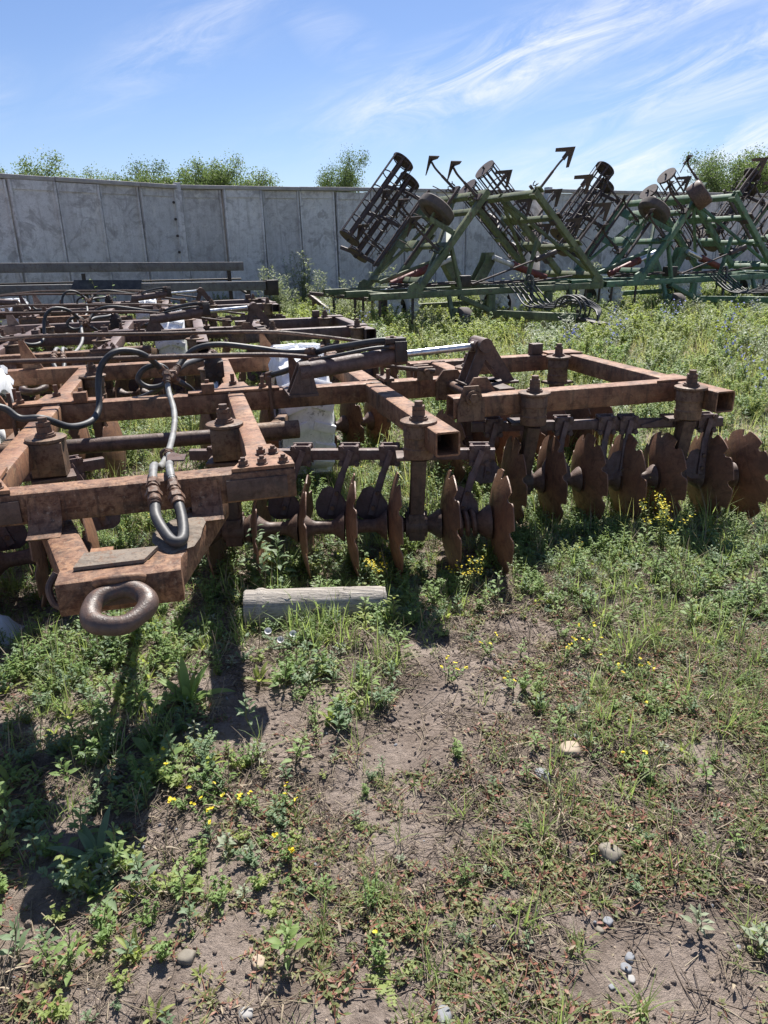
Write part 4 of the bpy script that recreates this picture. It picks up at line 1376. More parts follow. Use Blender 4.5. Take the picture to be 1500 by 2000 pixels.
# ------------------------------------------------------------------ log, litter, stones
lg = MB()
A, B_ = Vector((-.675, 3.02, .075)), Vector((0.0, 3.10, .055))
prof_ = [(0, .03), (.004, .080), (.015, .086), (.08, .087), (.10, .093), (.13, .092), (.16, .086), (.4, .083), (.7, .079), (.97, .073), (.995, .068), (1, .03)]
lg.lathe(A, B_, prof_, 26)
rl = random.Random(8)
lg.v = [(x + rl.uniform(-.0018, .0018), y + rl.uniform(-.0018, .0018), z + rl.uniform(-.0018, .0018)) for x, y, z in lg.v]
log = thing('log', 'short weathered grey log lying in the grass in front of the harrow', 'log', (A.x, A.y, 0), 0)
lo = P('wood', lg, 'old_wood', log, 50)
lo.location = (-A.x, -A.y, 0)
kn = MB().lathe(A + (B_ - A) * .115 + Vector((0, .01, .055)), A + (B_ - A) * .115 + Vector((0, .012, .092)), [(0, .045), (.4, .036), (.8, .026), (1, .012)], 14)
k2 = P('knot', kn, 'old_wood', log, 50)
k2.location = (-A.x, -A.y, 0)


def lump(r, seed, sq=(1, .8, .55), mat='stone_tan', n=3):
    import bmesh
    bm = bmesh.new()
    bmesh.ops.create_icosphere(bm, subdivisions=n, radius=1)
    rr = random.Random(seed)
    ph = [rr.uniform(0, 6.28) for _ in range(9)]
    for v_ in bm.verts:
        p = v_.co
        k = 1 + .14 * sin(2.1 * p.x + ph[0]) * sin(1.7 * p.y + ph[1]) + .09 * sin(3.7 * p.z + ph[2] + 2 * p.x) + .05 * sin(5.3 * p.y + ph[3]) * sin(4.1 * p.x + ph[4])
        q = Vector((max(-.82, min(.82, p.x * k)), max(-.86, min(.86, p.y * k)), max(-.8, min(.72, p.z * k))))
        v_.co = Vector((q.x * sq[0], q.y * sq[1], q.z * sq[2])) * r
    me_ = bpy.data.meshes.new('stone')
    bm.to_mesh(me_)
    bm.free()
    me_.materials.append(MATS[mat])
    me_.shade_smooth()
    return me_


STONES = [
    (.615, 2.009, .038, 'stone_tan', 'largest tan rounded stone on the right bare soil'),
    (.501, 1.894, .028, 'stone_grey', 'bluish grey stone beside the largest tan stone'),
    (.66, 2.10, .016, 'stone_grey', 'small pale pebble just behind the largest tan stone'),
    (.529, 1.699, .024, 'stone_tan', 'flat tan stone half way down the right foreground'),
    (.713, 1.667, .024, 'stone_tan', 'round tan stone under a small green weed on the right'),
    (.623, 1.574, .034, 'stone_dull', 'long dull tan stone lying behind a grass tuft'),
    (.557, 1.368, .014, 'stone_grey', 'dark grey pebble next to a small tan one'),
    (.53, 1.346, .011, 'stone_dull', 'small tan pebble next to the dark grey pebble'),
    (.580, 1.268, .013, 'stone_grey', 'pale grey pebble, rearmost of a cluster of three'),
    (.562, 1.241, .014, 'stone_grey', 'grey pebble in the middle of a cluster of three'),
    (.566, 1.212, .011, 'stone_white', 'whitish pebble, nearest of a cluster of three'),
    (-.517, 1.279, .022, 'stone_dull', 'tan stone on the left near the bottom edge'),
    (-.338, 1.271, .020, 'stone_tan', 'yellowish stone beside a leafy weed at the bottom'),
    (-.347, 1.145, .018, 'stone_white', 'pale grey stone at the bottom edge left of centre'),
    (.107, 1.134, .022, 'stone_grey', 'grey stone at the bottom edge right of centre'),
    (.512, 1.191, .008, 'stone_grey', 'tiny dark pebble below the cluster of three'),
    (-.709, 2.113, .009, 'stone_white', 'tiny white pebble in the shadow of the drawbar'),
    (.957, 2.026, .018, 'stone_dull', 'pale flat stone in the reddish weeds on the right'),
]
for i, (x, y, r_, mt_, lab) in enumerate(STONES):
    o = link('stone', lump(r_, i + 11, (1.15, .95, .6 + .1 * (i % 3)), mt_))
    o.location = (x, y, float(gh(x, y)) + r_ * .12)
    o.rotation_euler[2] = i * 1.7
    tag(o, lab, 'stone', 'stones lying on the soil')

# torn plastic bag by the left edge
pb = MB()
rb = random.Random(2)
n1_, n2_ = 9, 8
V = []
for i in range(n1_):
    for j in range(n2_):
        a, b_ = i / (n1_ - 1) - .5, j / (n2_ - 1) - .5
        V.append((a * .18 + rb.uniform(-.008, .008), b_ * .18 + rb.uniform(-.008, .008), .10 * max(0, 1 - (2.1 * a) ** 2 - (2.0 * b_) ** 2) + .02 + rb.uniform(-.012, .012)))
pb.add(V, [(i * n2_ + j, (i + 1) * n2_ + j, (i + 1) * n2_ + j + 1, i * n2_ + j + 1) for i in range(n1_ - 1) for j in range(n2_ - 1)])
o = P('plastic_bag', pb, 'plastic_film', None, 60)
o.location = (-1.80, 2.93, 0.0)
tag(o, 'scrap of white plastic bag in the weeds at the left edge', 'plastic bag')

# ------------------------------------------------------------------ vegetation
PR = random.Random(21)


def rv(a, b_):
    return PR.uniform(a, b_)


def leaf(mb, base, d, L, wd, droop=0.3, segs=3, prof='lance', fold=0.25, up=(0, 0, 1)):
    """one leaf blade: three rows of vertices (left, midrib, right) bending down along its length"""
    base = Vector(base)
    d = Vector(d).normalized()
    side = d.cross(Vector(up))
    if side.length < .05:
        side = d.cross(Vector((1, 0, 0)))
    side.normalize()
    V = []
    p = base.copy()
    for i in range(segs + 1):
        t_ = i / segs
        if prof == 'lance':
            ww = wd * (sin(pi * min(1, t_ * .92 + .06)) ** .8)
        elif prof == 'rhomb':
            ww = wd * (t_ / .4 if t_ < .4 else (1 - t_) / .6) * 1.0 + .0004
        elif prof == 'round':
            ww = wd * math.sqrt(max(.02, 1 - (2 * t_ - 1) ** 2))
        elif prof == 'heart':
            ww = wd * (1 - t_) ** .75 if t_ > .12 else wd * .8
        else:
            ww = wd * (1 - t_ ** 2) + .0003
        nrm = side.cross(d).normalized()
        V += [p - side * ww / 2 + nrm * (ww * fold), p, p + side * ww / 2 + nrm * (ww * fold)]
        d = (d + Vector((0, 0, -1)) * (droop / segs)).normalized()
        p = p + d * (L / segs)
    F = []
    for i in range(segs):
        k = i * 3
        F += [(k, k + 1, k + 4, k + 3), (k + 1, k + 2, k + 5, k + 4)]
    mb.add(V, F)


def blade(mb, base, d, L, wd, droop=0.5, segs=4):
    base = Vector(base)
    d = Vector(d).normalized()
    side = d.cross(Vector((0, 0, 1)))
    side = side.normalized() if side.length > .05 else Vector((cos(L * 99), sin(L * 99), 0))
    V = []
    p = base.copy()
    for i in range(segs + 1):
        ww = wd * (1 - (i / segs) ** 1.6) + .0002
        V += [p - side * ww / 2, p + side * ww / 2]
        d = (d + Vector((0, 0, -1)) * (droop / segs)).normalized()
        p = p + d * (L / segs)
    mb.add(V, [(2 * i, 2 * i + 1, 2 * i + 3, 2 * i + 2) for i in range(segs)])


def stem_line(mb, pts, r):
    mb.tube(pts, lambda t_: r * (1 - .7 * t_), 4, 2, False)


def flower(mb, c, r, n=6, up=(0, 0, 1)):
    c = Vector(c)
    u_ = Vector(up).normalized()
    x = u_.orthogonal().normalized()
    y = u_.cross(x)
    V = [c]
    for i in range(n * 2):
        a = pi * i / n
        rad = r if i % 2 == 0 else r * .72
        V.append(c + (x * cos(a) + y * sin(a)) * rad + u_ * (r * .35))
    mb.add(V, [(0, 1 + i, 1 + (i + 1) % (2 * n)) for i in range(2 * n)])


def hd(az, el):
    return Vector((cos(az) * cos(el), sin(az) * cos(el), sin(el)))


def g_tuft(n, h, wd, spread=.02, mats=('grass',), dry=0.15, droop=(.4, 1.6), segs=4):
    mb = MB()
    for i in range(n):
        mb.mi = 1 if PR.random() < dry else 0
        az = rv(0, 6.28)
        blade(mb, (rv(-spread, spread), rv(-spread, spread), 0), hd(az, R(rv(48, 88))), h * rv(.5, 1.1), wd * rv(.7, 1.2), rv(*droop), segs)
    return mb, [mats[0], 'straw']


def g_forb(h=.10, stems=6, leafmat_='leaf_green', yellow=0, lsz=.016):
    """branching clover-like herb with small leaflets, a few yellow heads"""
    mb = MB()
    for s_ in range(stems):
        az = rv(0, 6.28)
        d = hd(az, R(rv(40, 82)))
        L = h * rv(.6, 1.15)
        pts = [Vector((0, 0, 0)) + d * (L * q) + Vector((0, 0, .12 * L * q * q)) + Vector((rv(-.004, .004), rv(-.004, .004), 0)) for q in (0, .35, .7, 1)]
        mb.mi = 1
        stem_line(mb, pts, .0013 + h * .006)
        mb.mi = 0
        nl = max(4, int(L / .013))
        for k in range(nl):
            q = .15 + .85 * (k + .5) / nl
            p = pts[0].lerp(pts[3], q)
            a2 = rv(0, 6.28)
            for tri in (-.6, 0, .6):
                leaf(mb, p, hd(a2 + tri, R(rv(5, 50))), lsz * rv(.7, 1.3), lsz * .5, .5, 2, 'lance', .15)
        if yellow and PR.random() < yellow:
            mb.mi = 2
            for q in range(3):
                flower(mb, pts[3] + Vector((rv(-.006, .006), rv(-.006, .006), rv(0, .008))), .0055, 5, (rv(-.4, .4), rv(-.7, .2), 1))
    return mb, [leafmat_, 'stem', 'petal_yellow']


def g_goosefoot(h=.2, leafmat_='leaf_blue', lsz=.045):
    """upright weed, one main stem, rhombic leaves in whorls getting smaller upwards"""
    mb = MB()
    tip = Vector((rv(-.15, .15) * h, rv(-.15, .15) * h, h))
    pts = [Vector((0, 0, 0)), tip * .4 + Vector((rv(-.01, .01), rv(-.01, .01), 0)), tip * .75, tip]
    mb.mi = 1
    stem_line(mb, pts, .002 + h * .012)
    nl = int(9 + h * 60)
    for k in range(nl):
        q = .12 + .88 * (k + .5) / nl
        p = Vector((0, 0, 0)).lerp(tip, q)
        az = k * 2.4 + rv(-.3, .3)
        L = lsz * (1.15 - .75 * q) * rv(.75, 1.25)
        d = hd(az, R(rv(15, 55)))
        mb.mi = 1
        pe = p + d * (L * .35)
        mb.tube([p, pe], .0009, 3, 1, False)
        mb.mi = 0
        leaf(mb, pe, d, L, L * .52, rv(.3, .9), 4, 'rhomb', .12)
        if q > .3 and PR.random() < .5:
            for _ in range(2):
                leaf(mb, p, hd(az + rv(-.5, .5), R(rv(30, 75))), L * .5, L * .2, .4, 2, 'lance', .1)
    return mb, [leafmat_, 'stem']


def g_rosette(n=12, L=.14, wd=.035, leafmat_='leaf_green', el=(25, 75)):
    mb = MB()
    for k in range(n):
        az = k * 2.4 + rv(-.3, .3)
        leaf(mb, (cos(az) * .008, sin(az) * .008, .002), hd(az, R(rv(*el))), L * rv(.6, 1.15), wd * rv(.75, 1.15), rv(.5, 1.3), 6, 'lance', .22)
    return mb, [leafmat_]


def g_mat(rad=.09, n=9):
    """prostrate knotweed-like mat: reddish runners on the ground with small blunt leaves"""
    mb = MB()
    for s_ in range(n):
        az = rv(0, 6.28)
        L = rad * rv(.5, 1.2)
        p = Vector((rv(-.01, .01), rv(-.01, .01), .003))
        pts = [p]
        for q in range(4):
            az += rv(-.5, .5)
            p = p + Vector((cos(az), sin(az), 0)) * (L / 4) + Vector((0, 0, rv(-.002, .007)))
            pts.append(p)
        mb.mi = 1
        mb.tube(pts, .0011, 3, 1, False)
        mb.mi = 0
        for k in range(10):
            q = PR.random()
            i = min(3, int(q * 4))
            pp = pts[i].lerp(pts[i + 1], q * 4 - i)
            mb.mi = 1 if PR.random() < .12 else (2 if PR.random() < .03 else 0)
            leaf(mb, pp, hd(rv(0, 6.28), R(rv(0, 60))), rv(.009, .021), rv(.004, .009), .4, 2, 'lance', .12)
    return mb, ['leaf_mat', 'red_stem', 'straw']


def g_straw(n=9, rad=.08, mats=('straw', 'straw_dark')):
    mb = MB()
    for k in range(n):
        mb.mi = 0 if PR.random() < .36 else 1
        az = rv(0, 6.28)
        L = rv(.03, .15)
        c = Vector((rv(-rad, rad), rv(-rad, rad), rv(.003, .012)))
        d = Vector((cos(az), sin(az), rv(-.06, .12)))
        bend = Vector((rv(-.2, .2), rv(-.2, .2), 0)) * L * .3
        mb.tube([c - d * L / 2, c + bend, c + d * L / 2], rv(.0007, .0019), 3, 2, False)
    for k in range(n // 2):
        mb.mi = 0 if PR.random() < .35 else 1
        leaf(mb, (rv(-rad, rad), rv(-rad, rad), .006), hd(rv(0, 6.28), R(rv(-5, 35))), rv(.012, .03), rv(.004, .009), rv(-.6, .8), 2, 'lance', .4)
    return mb, list(mats)


def g_drystalk(h=.14, n=7):
    mb = MB()
    for k in range(n):
        az = rv(0, 6.28)
        d = hd(az, R(rv(30, 85)))
        L = h * rv(.5, 1.2)
        mb.mi = 0
        p = Vector((rv(-.012, .012), rv(-.012, .012), 0))
        mb.tube([p, p + d * L * .5 + Vector((rv(-.01, .01), rv(-.01, .01), 0)), p + d * L], rv(.0007, .0014), 3, 2, False)
        if PR.random() < .4:
            blade(mb, p + d * L * .4, hd(rv(0, 6.28), R(30)), L * .4, .003, 1.2, 3)
    return mb, ['straw', 'straw_dark']


def g_chicory(h=.5):
    mb = MB()
    for s_ in range(4):
        az = rv(0, 6.28)
        d = hd(az, R(rv(62, 86)))
        L = h * rv(.7, 1.1)
        pts = [d * (L * q) for q in (0, .5, 1)]
        mb.mi = 1
        stem_line(mb, pts, .003)
        mb.mi = 0
        for k in range(7):
            leaf(mb, d * (L * rv(.05, .6)), hd(rv(0, 6.28), R(rv(10, 60))), .07 * rv(.5, 1.2), .016, .7, 3, 'lance', .1)
        for k in range(4):
            q = rv(.5, 1)
            b_ = d * (L * q)
            e = b_ + hd(rv(0, 6.28), R(40)) * .05
            mb.mi = 1
            mb.tube([b_, e], .0013, 3, 1, False)
            mb.mi = 2
            flower(mb, e, .019, 8, (rv(-.5, .5), -1, rv(.2, 1)))
    return mb, ['leaf_blue', 'stem', 'petal_blue']


def g_yellowherb(h=.28, n=10):
    mb = MB()
    for s_ in range(n):
        d = hd(rv(0, 6.28), R(rv(52, 86)))
        L = h * rv(.6, 1.1)
        mb.mi = 1
        pts = [d * (L * q) for q in (0, .4, .75, 1)]
        stem_line(mb, pts, .0022)
        for k in range(22):
            q = rv(.1, .98)
            mb.mi = 0
            leaf(mb, d * (L * q), hd(rv(0, 6.28), R(rv(0, 60))), rv(.012, .026), .007, .5, 2, 'lance', .1)
        mb.mi = 2
        for k in range(9):
            b_ = d * (L * rv(.78, 1.05))
            flower(mb, b_ + Vector((rv(-.02, .02), rv(-.02, .02), rv(0, .015))), .0062, 5, (rv(-.6, .6), rv(-1, .3), 1))
    return mb, ['leaf_lime', 'stem', 'petal_yellow']


def g_wormwood(h=1.1, leafmat_='leaf_silver', n=7):
    mb = MB()
    for s_ in range(n):
        d = hd(rv(0, 6.28), R(rv(66, 88)))
        L = h * rv(.6, 1.1)
        mb.mi = 1
        b0 = Vector((rv(-.1, .1) * h, rv(-.1, .1) * h, 0))
        stem_line(mb, [b0 + d * (L * q) for q in (0, .35, .7, 1)], .006)
        mb.mi = 0
        nb = int(30 * L)
        for k in range(nb):
            q = .12 + .88 * k / nb
            p = b0 + d * (L * q)
            az = k * 2.4
            bl = .17 * (1.1 - q) * rv(.7, 1.3) + .03
            e = hd(az, R(rv(15, 55)))
            for j in range(6):
                pp = p + e * (bl * (j + .5) / 6)
                leaf(mb, pp, hd(az + (-1) ** j * rv(.4, 1.0), R(rv(0, 55))), .062 * rv(.6, 1.2), .016, .5, 2, 'lance', .1)
    return mb, [leafmat_, 'stem']


def g_burdock(h=.6, leafmat_='leaf_lime'):
    mb = MB()
    for s_ in range(5):
        d = hd(rv(0, 6.28), R(rv(55, 88)))
        L = h * rv(.6, 1.1)
        mb.mi = 1
        stem_line(mb, [d * (L * q) for q in (0, .5, 1)], .006)
        mb.mi = 0
        for k in range(13):
            q = .2 + .8 * k / 13
            s2 = rv(.07, .13) * (1.2 - .5 * q)
            leaf(mb, d * (L * q), hd(k * 2.4 + s_, R(rv(0, 50))), s2, s2 * .7, .6, 4, 'rhomb', .1)
    return mb, [leafmat_, 'stem']


def g_bindweed():
    mb = MB()
    for s_ in range(9):
        az = rv(0, 6.28)
        p = Vector((0, 0, .005))
        pts = [p]
        for q in range(5):
            az += rv(-.5, .5)
            p = p + Vector((cos(az), sin(az), rv(-.2, .5))) * .035
            pts.append(p)
        mb.mi = 1
        mb.tube(pts, .0013, 3, 1, False)
        for k in range(9):
            q = rv(0, .999)
            i = int(q * 5)
            pp = pts[i].lerp(pts[i + 1], q * 5 - i)
            mb.mi = 0
            leaf(mb, pp + Vector((0, 0, .008)), hd(rv(0, 6.28), R(rv(5, 45))), rv(.022, .036), .020, .5, 3, 'heart', .12)
    for kf, (x, y, z) in enumerate(((.05, -.06, .075), (-.06, -.05, .085), (.0, -.10, .07))):
        mb.mi = 2 + kf
        c = Vector((x, y, z))
        u_ = Vector((.1, -.6, .8)).normalized()
        X = u_.orthogonal().normalized()
        Y = u_.cross(X)
        V = [c - u_ * .016] + [c + (X * cos(k * pi / 6) + Y * sin(k * pi / 6)) * .016 for k in range(12)]
        mb.add(V, [(0, 1 + k, 1 + (k + 1) % 12) for k in range(12)])
    return mb, ['leaf_blue', 'stem', 'petal_white', 'petal_white', 'petal_white']


def g_dandelion(L=.09):
    """flat rosette with toothed pale leaves"""
    mb = MB()
    for k in range(9):
        az = k * 2.4
        d = hd(az, R(rv(8, 30)))
        sd_ = Vector((-sin(az), cos(az), 0))
        LL = L * rv(.7, 1.2)
        leaf(mb, (0, 0, .004), d, LL, .012, .4, 4, 'lance', .1)
        for j in range(5):
            p = d * (LL * (.35 + .13 * j))
            for sg in (-1, 1):
                leaf(mb, p, (sd_ * sg + d * .2), .016 * (1.1 - .1 * j), .010, .3, 2, 'rhomb', .05)
    return mb, ['leaf_lime']


def pmesh(name, gen):
    mb, mats = gen
    me_ = mb.mesh(name, mats, 0)
    me_.shade_smooth()
    return me_


_scn = {}


def scatter(name, label, cat, protos, pts, rot, scl, ids):
    """one stuff object: prototype plants instanced on its points"""
    col = bpy.data.collections.new(name + '_kinds')
    for i, me_ in enumerate(protos):
        po = bpy.data.objects.new('%s_kind_%02d' % (name, i), me_)
        col.objects.link(po)
    me_ = bpy.data.meshes.new(name)
    n = len(pts)
    me_.vertices.add(n)
    me_.vertices.foreach_set('co', np.asarray(pts, np.float32).ravel())
    a = me_.attributes.new('rot', 'FLOAT_VECTOR', 'POINT')
    a.data.foreach_set('vector', np.asarray(rot, np.float32).ravel())
    a = me_.attributes.new('scl', 'FLOAT', 'POINT')
    a.data.foreach_set('value', np.asarray(scl, np.float32))
    a = me_.attributes.new('pick', 'INT', 'POINT')
    a.data.foreach_set('value', np.asarray(ids, np.int32))
    ob = link(name, me_)
    ng = bpy.data.node_groups.new(name, 'GeometryNodeTree')
    ng.interface.new_socket('Geometry', in_out='INPUT', socket_type='NodeSocketGeometry')
    ng.interface.new_socket('Geometry', in_out='OUTPUT', socket_type='NodeSocketGeometry')
    gi, go = ng.nodes.new('NodeGroupInput'), ng.nodes.new('NodeGroupOutput')
    ci = ng.nodes.new('GeometryNodeCollectionInfo')
    ci.inputs['Collection'].default_value = col
    ci.inputs['Separate Children'].default_value = True
    ci.inputs['Reset Children'].default_value = True
    ip = ng.nodes.new('GeometryNodeInstanceOnPoints')
    ip.inputs['Pick Instance'].default_value = True

    def named(nm, ty):
        q = ng.nodes.new('GeometryNodeInputNamedAttribute')
        q.data_type = ty
        q.inputs['Name'].default_value = nm
        return [s_ for s_ in q.outputs if s_.enabled and s_.name == 'Attribute'][0]
    L = ng.links.new
    L(gi.outputs[0], ip.inputs['Points'])
    L(ci.outputs[0], ip.inputs['Instance'])
    L(named('pick', 'INT'), ip.inputs['Instance Index'])
    L(named('rot', 'FLOAT_VECTOR'), ip.inputs['Rotation'])
    L(named('scl', 'FLOAT'), ip.inputs['Scale'])
    L(ip.outputs[0], go.inputs[0])
    md = ob.modifiers.new('scatter', 'NODES')
    md.node_group = ng
    return tag(ob, label, cat, None, 'stuff')


def gauss(x, y, cx, cy, s_):
    return np.exp(-((x - cx) ** 2 + (y - cy) ** 2) / (2 * s_ * s_))


BARE = [(.18, 2.28, .17), (.05, 2.05, .13), (-.10, 1.12, .12), (.52, 1.20, .12), (-.43, 2.15, .16), (.62, 2.85, .18), (.30, 2.52, .12), (-.62, 2.42, .12), (.46, 1.95, .10), (.10, 1.75, .09), (.75, 1.28, .09), (-.85, 2.45, .08), (-.62, 1.75, .10)]
LUSH = [(-.30, 2.62, .26), (-.55, 2.75, .25), (-.95, 2.85, .25), (-1.2, 2.55, .25), (-1.0, 2.30, .2), (-.75, 1.95, .15), (.15, 3.25, .3), (-.5, 3.3, .3), (.9, 3.6, .35), (1.4, 3.75, .35), (1.9, 3.7, .3)]
MATZ = [(.95, 2.15, .35), (.85, 1.75, .25), (1.2, 2.5, .3), (.75, 1.45, .2), (.25, 1.45, .25), (.35, 1.75, .2), (-.15, 1.6, .25), (.9, 1.2, .2), (.1, 1.25, .2)]


def fld(x, y, L):
    s_ = 0
    for cx, cy, q in L:
        s_ = s_ + gauss(x, y, cx, cy, q)
    return s_


def cloud(n, y0, y1, seed, xr=.60, pad=.35):
    g = np.random.default_rng(seed)
    # uniform over the trapezoid seen by the camera (with a margin on either side)
    y = np.sqrt(g.uniform(y0 * y0, y1 * y1, n))
    x = g.uniform(-1, 1, n) * (xr * y + pad)
    return g, x, y


def keep(g, x, y, prob):
    k = g.random(len(x)) < prob
    return x[k], y[k]


def finish(g, x, y, smin, smax, tilt=.12, dz=-.004):
    n = len(x)
    z = gh(x, y) + dz
    rot = np.stack([g.normal(0, tilt, n), g.normal(0, tilt, n), g.uniform(0, 6.283, n)], 1)
    return np.stack([x, y, z], 1), rot, g.uniform(smin, smax, n) * (.75 + .5 * fbm(x * 1.7 + 9, y * 1.7 + 3, 2))


# --- low herbs on the worn ground in front
protos = [pmesh('herb', g_forb(.07, 7, 'leaf_green')), pmesh('herb', g_forb(.10, 8, 'leaf_green', .0)), pmesh('herb', g_forb(.06, 6, 'leaf_lime')),
          pmesh('herb', g_goosefoot(.09, 'leaf_blue', .034)), pmesh('herb', g_goosefoot(.13, 'leaf_green', .040)), pmesh('herb', g_goosefoot(.06, 'leaf_silver', .030)),
          pmesh('herb', g_forb(.09, 7, 'leaf_blue')), pmesh('herb', g_rosette(7, .06, .016, 'leaf_lime')), pmesh('herb', g_forb(.08, 5, 'leaf_green', .22))]
g, x, y = cloud(20000, .85, 5.2, 1)
patch = fbm(x * 2.3, y * 2.3, 4)
den = (np.clip((patch - .42) * 3.2, 0, 1) * .28 + .085) * np.clip(.7 + (y - 1.2) * .3, .65, 1) + .38 * np.clip(fld(x, y, LUSH), 0, 1) * np.clip((patch - .22) * 2.6, 0, 1)
den = den * np.clip(1 - 1.15 * fld(x, y, BARE), 0, 1) * 1.0
x, y = keep(g, x, y, den)
p, r_, s_ = finish(g, x, y, .40, 1.25)
s_ = s_ * np.clip(1 - .40 * fld(x, y, MATZ), .55, 1)
ids = np.where(patch[:1].sum() < 0, 0, g.choice(9, len(x), p=[.15, .11, .12, .15, .12, .10, .11, .10, .04]))
scatter('low_weeds', 'low green clover-like weeds growing over the worn soil', 'weeds', protos, p, r_, s_, ids)

# --- reddish prostrate mats and withered leaves
protos = [pmesh('mat', g_mat(.09, 10)), pmesh('mat', g_mat(.06, 8)), pmesh('mat', g_mat(.11, 9)), pmesh('mat', g_mat(.05, 7))]
g, x, y = cloud(9000, .85, 5.0, 2)
den = .04 + .34 * np.clip((fbm(x * 1.9 + 31, y * 1.9 + 8, 3) - .42) * 4, 0, 1) * (.35 + np.clip(x + .6, 0, 1.2) * .5) + .60 * np.clip(fld(x, y, MATZ), 0, 1) * np.clip((fbm(x * 3.1 + 13, y * 3.1 + 77, 3) - .25) * 3, 0, 1)
den = den * np.clip(1 - fld(x, y, BARE), 0, 1) * np.clip(1 - .8 * fld(x, y, LUSH), 0, 1)
x, y = keep(g, x, y, den)
p, r_, s_ = finish(g, x, y, .6, 1.3, .05, 0)
scatter('knotweed_mats', 'reddish creeping weed mats with tiny leaves on dry soil', 'weeds', protos, p, r_, s_, g.integers(0, 4, len(x)))

# --- straw and dead stalks
protos = [pmesh('straw', g_straw(12, .08)), pmesh('straw', g_straw(9, .06)), pmesh('straw', g_straw(14, .10)), pmesh('straw', g_drystalk(.10, 8)), pmesh('straw', g_drystalk(.15, 6))]
g, x, y = cloud(14000, .8, 6.5, 3)
den = np.clip((fbm(x * 2.9 + 3, y * 2.9 + 50, 3) - .30) * 2.2, 0.06, .75) * np.clip(1 - .6 * fld(x, y, BARE), .12, 1)
x, y = keep(g, x, y, den)
p, r_, s_ = finish(g, x, y, .5, 1.3, .05, 0)
scatter('dry_straw', 'scattered dry straw, dead stalks and withered leaves', 'straw', protos, p, r_, s_, g.choice(5, len(x), p=[.33, .27, .26, .08, .06]))

# --- pebbles and crumbs of soil
protos = [lump(.006, 31, (1, .9, .7), 'stone_grey', 2), lump(.005, 32, (1, .8, .6), 'stone_tan', 2), lump(.009, 33, (1, .85, .7), 'soil', 2), lump(.006, 34, (1, .9, .8), 'soil', 2)]
g, x, y = cloud(16000, .8, 4.2, 4)
x, y = keep(g, x, y, .25 + .75 * fbm(x * 3, y * 3 + 9, 3))
p, r_, s_ = finish(g, x, y, .3, 1.5, .5, .001)
scatter('pebbles', 'small pebbles and crumbs of soil on the ground', 'pebbles', protos, p, r_, s_, g.choice(4, len(x), p=[.03, .03, .36, .58]))

# --- grass tufts near and middle distance
protos = [pmesh('tuft', g_tuft(14, .13, .0030)), pmesh('tuft', g_tuft(18, .16, .004)), pmesh('tuft', g_tuft(12, .10, .0026)), pmesh('tuft', g_tuft(15, .2, .005, .03)), pmesh('tuft', g_tuft(12, .14, .003, .02, ('grass',), .6))]
g, x, y = cloud(10500, .85, 5.4, 5)
den = np.clip((fbm(x * 1.6 + 70, y * 1.6 + 4, 3) - .46) * 4, 0, 1) * .38 + .06 + .12 * np.clip(fld(x, y, LUSH), 0, 1) + .14 * np.clip(fld(x, y, MATZ), 0, 1) + .25 * np.clip((y - 3.1) / 1.2, 0, 1)
den = den * np.clip(1 - 1.1 * fld(x, y, BARE), 0, 1)
x, y = keep(g, x, y, den)
p, r_, s_ = finish(g, x, y, .38, 1.25)
s_ = s_ * np.clip(.62 + (y - 1.0) * .2, .62, 1.0)
scatter('grass_tufts', 'scattered tufts of green grass on the worn ground', 'grass', protos, p, r_, s_, g.choice(5, len(x), p=[.3, .2, .22, .13, .15]))

# --- weeds under and between the harrows
protos = [pmesh('herb', g_forb(.22, 9, 'leaf_green', .12, .022)), pmesh('herb', g_forb(.26, 8, 'leaf_lime', .2, .022)), pmesh('herb', g_goosefoot(.28, 'leaf_green', .06)), pmesh('herb', g_goosefoot(.24, 'leaf_blue', .055)),
          pmesh('tuft', g_tuft(24, .34, .006, .05)), pmesh('tuft', g_tuft(22, .42, .006, .06, ('meadow',), .25)), pmesh('herb', g_forb(.18, 9, 'leaf_blue', 0, .02)), pmesh('tuft', g_tuft(16, .30, .005, .04, ('meadow',), .35))]
g, x, y = cloud(11500, 3.2, 10.5, 6, .62, .5)
d0 = np.clip((y - 3.2) / .7, 0, 1)
den = d0 * (.30 + .60 * np.clip((fbm(x * 1.2 + 5, y * 1.2 + 60, 3) - .36) * 3.2, 0, 1))
den = np.where(x > 1.75 + .12 * (y - 4), den * np.clip((y - 3.9) / 3.0, .30, 1), den)
x, y = keep(g, x, y, den)
p, r_, s_ = finish(g, x, y, .40, 1.0)
s_ = s_ * np.clip(.50 + (y - 3.2) / 3.0, .50, 1.0)
scatter('rank_weeds', 'rank green weeds and grass growing up through the harrows', 'weeds', protos, p, r_, s_, g.choice(8, len(x), p=[.16, .14, .10, .10, .17, .14, .09, .10]))

# --- tall meadow in the back
protos = [pmesh('tuft', g_tuft(30, .50, .007, .10, ('meadow',), .2)), pmesh('tuft', g_tuft(26, .42, .007, .10, ('meadow',), .4)), pmesh('tuft', g_tuft(26, .48, .007, .09, ('grass',), .1)), pmesh('herb', g_forb(.42, 12, 'leaf_lime', .15, .04)), pmesh('herb', g_forb(.36, 12, 'leaf_green', .2, .038)),
          pmesh('herb', g_wormwood(.5, 'leaf_silver', 4)), pmesh('tuft', g_tuft(30, .35, .008, .12, ('meadow',), .3))]
g, x, y = cloud(17000, 5.6, 30, 7, .64, .8)
den = np.clip((y - 5.4) / 2.5, .0, 1) * (.65 + .35 * np.clip((fbm(x * .8 + 11, y * .8 + 2, 3) - .40) * 4, 0, 1))
x, y = keep(g, x, y, den)
p, r_, s_ = finish(g, x, y, .55, 1.15)
s_ = s_ * np.clip(.5 + (y - 5.6) / 8, .5, 1.08)
